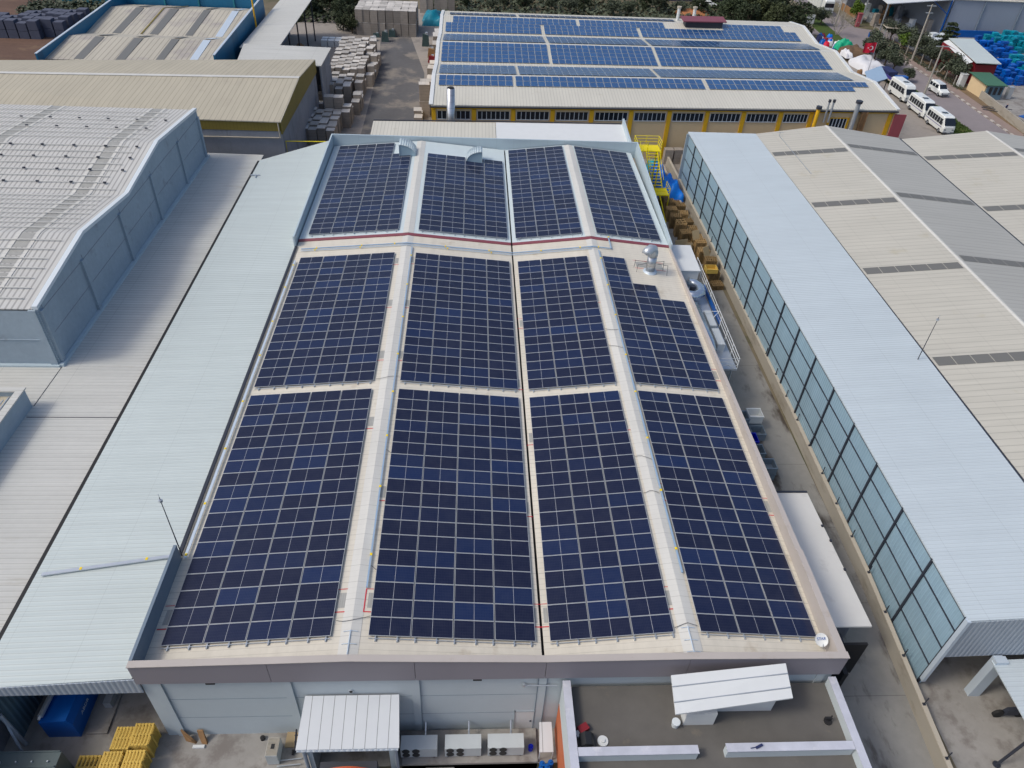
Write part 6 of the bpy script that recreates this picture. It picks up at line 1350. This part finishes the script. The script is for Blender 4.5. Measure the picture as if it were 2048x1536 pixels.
# a person walking in the yard beyond the low wall
def person(loc, label, m_top, m_leg, rz=0):
    t = thing('person', label, 'person', (0,0,0))
    me = bpy.data.meshes.new('body'); J = [(0,0,.95),(0,0,1.2),(0,0,1.42),(0,0,1.52),(0,0,1.66),(-.10,0,.9),(-.12,-.08,.5),(-.12,.02,.06),(.10,0,.9),(.13,.10,.5),(.13,.2,.06),(-.2,0,1.4),(-.26,.04,1.12),(-.25,-.06,.88),(.2,0,1.4),(.26,-.02,1.12),(.25,-.12,.9),(-.12,-.12,.03),(.13,.08,.03)]
    E_ = [(0,1),(1,2),(2,3),(3,4),(0,5),(5,6),(6,7),(0,8),(8,9),(9,10),(2,11),(11,12),(12,13),(2,14),(14,15),(15,16),(7,17),(10,18)]
    me.from_pydata(J, E_, []); o = bpy.data.objects.new('body', me); COL.objects.link(o)
    md = o.modifiers.new('s','SKIN'); sk = me.skin_vertices[0].data; RR_ = [.15,.14,.15,.06,.10,.09,.07,.05,.09,.07,.05,.07,.05,.035,.07,.05,.035,.04,.04]
    for k, r_ in enumerate(RR_): sk[k].radius = (r_, r_*.85)
    sk[0].use_root = True
    o.modifiers.new('d','SUBSURF').levels = 1; o.modifiers['d'].render_levels = 1
    dg = bpy.context.evaluated_depsgraph_get(); m2 = bpy.data.meshes.new_from_object(o.evaluated_get(dg)); bpy.data.objects.remove(o)
    m2.materials.clear()
    for m in (m_top, m_leg, 'skin', 'dark'): m2.materials.append(MT[m])
    for p in m2.polygons:
        z = p.center.z; x = abs(p.center.x); p.use_smooth = True
        p.material_index = 3 if z > 1.68 or (z > 1.58 and p.center.y > .03) else (2 if z > 1.47 or (x > .2 and z < .98) else (0 if z > .95 else 1))
    b = bpy.data.objects.new('body', m2); COL.objects.link(b); b.parent = t; t.location = loc; t.rotation_euler = (0,0,rz)
person((86.5,100.5,0), 'person in dark blue clothes walking in the yard behind the low cream wall', 'navy', 'navy', .6)
whole('scattered_bars', MB().tube([(-2,1,.3),(2,-1,.3)],.08,6).tube([(-1.5,1.6,.3),(2.4,-.6,.5)],.06,6).tube([(-2.2,.2,.2),(1.6,-1.8,.3)],.06,6), MT['darkmetal'], 'dark metal bars lying near the walking person', 'bars', (85.6,101.5,0))
whole('blue_swoosh_sheet', MB().rbox(0,0,3,1.2,0,.12,.4), MT['blue'], 'blue sheet on the ground beyond the walking person', 'sheet', (90,99.3,0))

# ================================================================== vegetation
def tree_proto(name, kind, h, rad, nleaf, leaf, lm, seed, trunk=.16, base=.25):
    rn = random.Random(seed); tk = MB()
    tk.tube([(0,0,0),(rn.uniform(-.1,.1),rn.uniform(-.1,.1),h*.3),(rn.uniform(-.15,.15),rn.uniform(-.15,.15),h*.65)], trunk, 7, r1=trunk*.45)
    cl = []
    for k in range(9 if kind != 'cone' else 1):
        a = 2*math.pi*k/9+rn.uniform(-.4,.4); r_ = rad*rn.uniform(.25,.72); z = h*rn.uniform(base+.18,.86)
        p = (r_*math.cos(a), r_*math.sin(a), z); cl.append((p, rad*rn.uniform(.32,.55)))
        if kind != 'cone': tk.tube([(0,0,h*.3),(p[0]*.5,p[1]*.5,(h*.3+z)/2+.1),p], trunk*.45, 5, r1=trunk*.12)
    cr = MB()
    for _ in range(nleaf):
        if kind == 'cone':
            z = rn.random()**1.3; rr = rad*(1-z)**.75*(1+.15*math.sin(z*40))*rn.uniform(.72,1.05); a = rn.uniform(0,6.283)
            p = Vector((rr*math.cos(a), rr*math.sin(a), h*(.04+.95*z)))
        elif kind == 'cedar':
            tier = rn.randrange(7); z = h*(.25+.105*tier); rr = rad*(1-tier/8.5)*math.sqrt(rn.random()); a = rn.uniform(0,6.283)
            rr *= .7+.3*math.sin(a*3+tier*1.7); p = Vector((rr*math.cos(a), rr*math.sin(a), z-rr*.12+rn.uniform(-.12,.12)))
        else:
            c, r_ = cl[rn.randrange(len(cl))]; d = Vector((rn.gauss(0,1),rn.gauss(0,1),rn.gauss(0,.85))).normalized()*r_*rn.uniform(.55,1.1)
            p = Vector(c)+d
        s_ = leaf*rn.uniform(.6,1.4); d = Vector((rn.gauss(0,1),rn.gauss(0,1),rn.gauss(0,.6))).normalized(); e = d.cross(Vector((rn.gauss(0,1),rn.gauss(0,1),1))).normalized()
        cr.quad(p-d*s_, p+e*s_*.5, p+d*s_, p-e*s_*.5)
    a = tk.build('trunk', MT['bark']); b = cr.build('crown', MT[lm]); am, bm_ = a.data, b.data
    bpy.data.objects.remove(a); bpy.data.objects.remove(b); return name, am, bm_
def plant(proto, x, y, s, label, cat, group, rz=None, sz=1.0):
    name, tm, cm_ = proto
    t = thing(name, label, cat, (x,y,0), group); t.scale = (s,s,s*sz); t.rotation_euler = (0,0,rz if rz is not None else (x*7+y*3) % 6.28)
    for n_, me in (('trunk', tm), ('crown', cm_)):
        o = bpy.data.objects.new(n_, me); COL.objects.link(o); o.parent = t
    return t
ol = [tree_proto('olive_tree','round',3.6,2.0,2100,.17,'leaf_olive',s) for s in (1,2)]
dk = [tree_proto('evergreen_tree','round',6.5,3.3,2400,.27,m_,s,.25,.05) for s, m_ in ((3,'leaf_dark'),(4,'leaf_mid'),(5,'leaf_dark'))]
cy = tree_proto('cypress_tree','cone',8.0,1.9,4200,.22,'leaf_dark',6)
cd = tree_proto('cedar_tree','cedar',6.5,3.2,2600,.24,'leaf_dark',7,.2)
br = tree_proto('small_tree','round',3.2,1.4,1300,.16,'leaf_bright',8)
G_ = 'olive trees along the road'
for i, (x,y,s,l) in enumerate(((77.2,133.5,1.15,'opposite the red flag, farther of the left verge group'),(76.2,129.0,1.1,'next to the earth heap on the left verge'),(76.4,124.8,1.15,'beside the white sheeting on the left verge'),(76.6,121.4,1.0,'nearest of the left verge group'),(76.9,116.0,.65,'small and alone behind the farthest minibus'),
      (86.0,143.6,1.15,'behind the wire fence next to the flat cream canopy'),(86.8,139.8,1.1,'behind the wire fence left of the bright green tree'),(86.4,133.6,1.2,'behind the wire fence right of the bright green tree'),(86.8,130.2,1.1,'behind the fence near the tall pale pole'),(86.3,126.2,1.05,'behind the fence left of the red shed'),(86.0,119.6,1.2,'by the fence left of the green roofed hut'),(85.8,116.4,1.1,'closest to the green roofed hut'),(73.6,155.8,1.0,'left of two on the grass up the road'),(75.2,155.4,.9,'right of two on the grass up the road'))):
    plant(ol[i % 2], x, y, s, 'grey green olive tree %s' % l, 'tree', G_)
plant(br, 85.6,136.8,1.15,'bright green small tree between the olive trees behind the wire fence','tree',None)
plant(br, 85.2,160.4,1.4,'bright green round tree beside the dusty red gate column','tree',None)
plant(cd, 91.0,131.5,1.15,'dark spreading cedar tree left of the tilted white shed roof','tree',None)
plant(cy, 82.6,85.5,1.0,'dark cone shaped cypress at the right edge behind the cream halls','tree',None)
rn = random.Random(9); n = 0
for row, (y0, xs_, nm) in enumerate(((146,(55,60,64.5),'nearest'),(152.5,(53.5,58.5,63),'second'),(160,(56,61,65.5),'third'),(168,(58,63,67.5),'fourth'),(177,(56,61,66),'back'))):
    for k, x in enumerate(xs_):
        plant(dk[n % 3], x+rn.uniform(-1,1), y0+rn.uniform(-1.5,1.5), rn.uniform(.85,1.15), 'dark evergreen in the grove behind the yellow warehouse, %s row, %s from left' % (nm, ORD[k+1]), 'tree', 'evergreens in the grove left of the road'); n += 1
for k, (x,y,s) in enumerate(((-36.5,148,.75),(-33,152,.85),(-29.5,146,.7),(-31,157,.85),(-26,152,.75),(-37,158,.9),(-27,139.5,.62),(-26.5,135.2,.55),(-28.5,137.5,.5))):
    plant(dk[k % 3], x, y, s, 'dusty green tree %s' % (('of the grove left of the back bale block, %s from the left' % ORD[k+1]) if k < 6 else ('beside the back bale block, %s of three' % ('right','nearest','left')[k-6])), 'tree', 'trees left of the back bale block')
for k in range(13):
    plant(ol[k % 2] if k % 3 else dk[k % 3], -4+k*4.4+rn.uniform(-1,1), 158+rn.uniform(-3,5), rn.uniform(.75,1.15) if k % 3 else .55, 'scrubby tree before the dark slatted fence, %s from left' % ORD[k+1], 'tree', 'scrubby trees before the dark fence')
# bare tree
tb = thing('bare_tree', 'pale leafless tree with fine twigs at the bend of the grass verge', 'tree', (75.9,147.5,0))
rn = random.Random(12); mb = MB(); tw = MB()
def branch(p, d, l, r_, dep):
    q = p+d*l; (mb if dep > 2 else tw).tube([p, (p+q)/2+Vector((rn.uniform(-.05,.05),rn.uniform(-.05,.05),0)), q], r_, 5 if dep > 2 else 3, r1=r_*.6)
    if dep == 0: return
    for _ in range(3 if dep > 1 else 4):
        nd = (d+Vector((rn.uniform(-.8,.8),rn.uniform(-.8,.8),rn.uniform(-.25,.45)))).normalized(); branch(q, nd, l*rn.uniform(.62,.85), r_*.6, dep-1)
for a in (0, 1.6, 3.1, 4.6): branch(Vector((75.9+math.cos(a)*.2,147.5+math.sin(a)*.2,0)), Vector((math.cos(a)*.6,math.sin(a)*.6,1)).normalized(), 1.5, .1, 5)
mb.build('trunk', MT['twig'], tb); tw.build('crown', MT['twig'], tb)
scatter_leaves('verge_grass','short green grass tufts on the verge beside the minibuses',5200,(72.9,76.2,90,118),.14,.13,'grass','grass')
scatter_leaves('fence_scrub','low dry scrub at the foot of the wire fence',2600,(84.2,86.0,112,150),.5,.14,'leaf_olive','scrub')
scatter_leaves('grove_scrub','dark ground scrub under the evergreen grove and around it',4500,(50,68,142,184),.8,.45,'leaf_dark','scrub')
scatter_leaves('back_scrub','dusty green scrub between yellow warehouse and dark fence',6000,(-12,52,150,170),1.0,.4,'leaf_olive','scrub')
scatter_leaves('field_scrub','dusty green scrub behind the blue parapet warehouse and soil field',4500,(-92,-62,139,149),1.3,.4,'leaf_olive','scrub')
scatter_leaves('left_scrub','dark scrub around the trees left of the back bale block',3500,(-40,-24,142,176),1.4,.45,'leaf_dark','scrub')
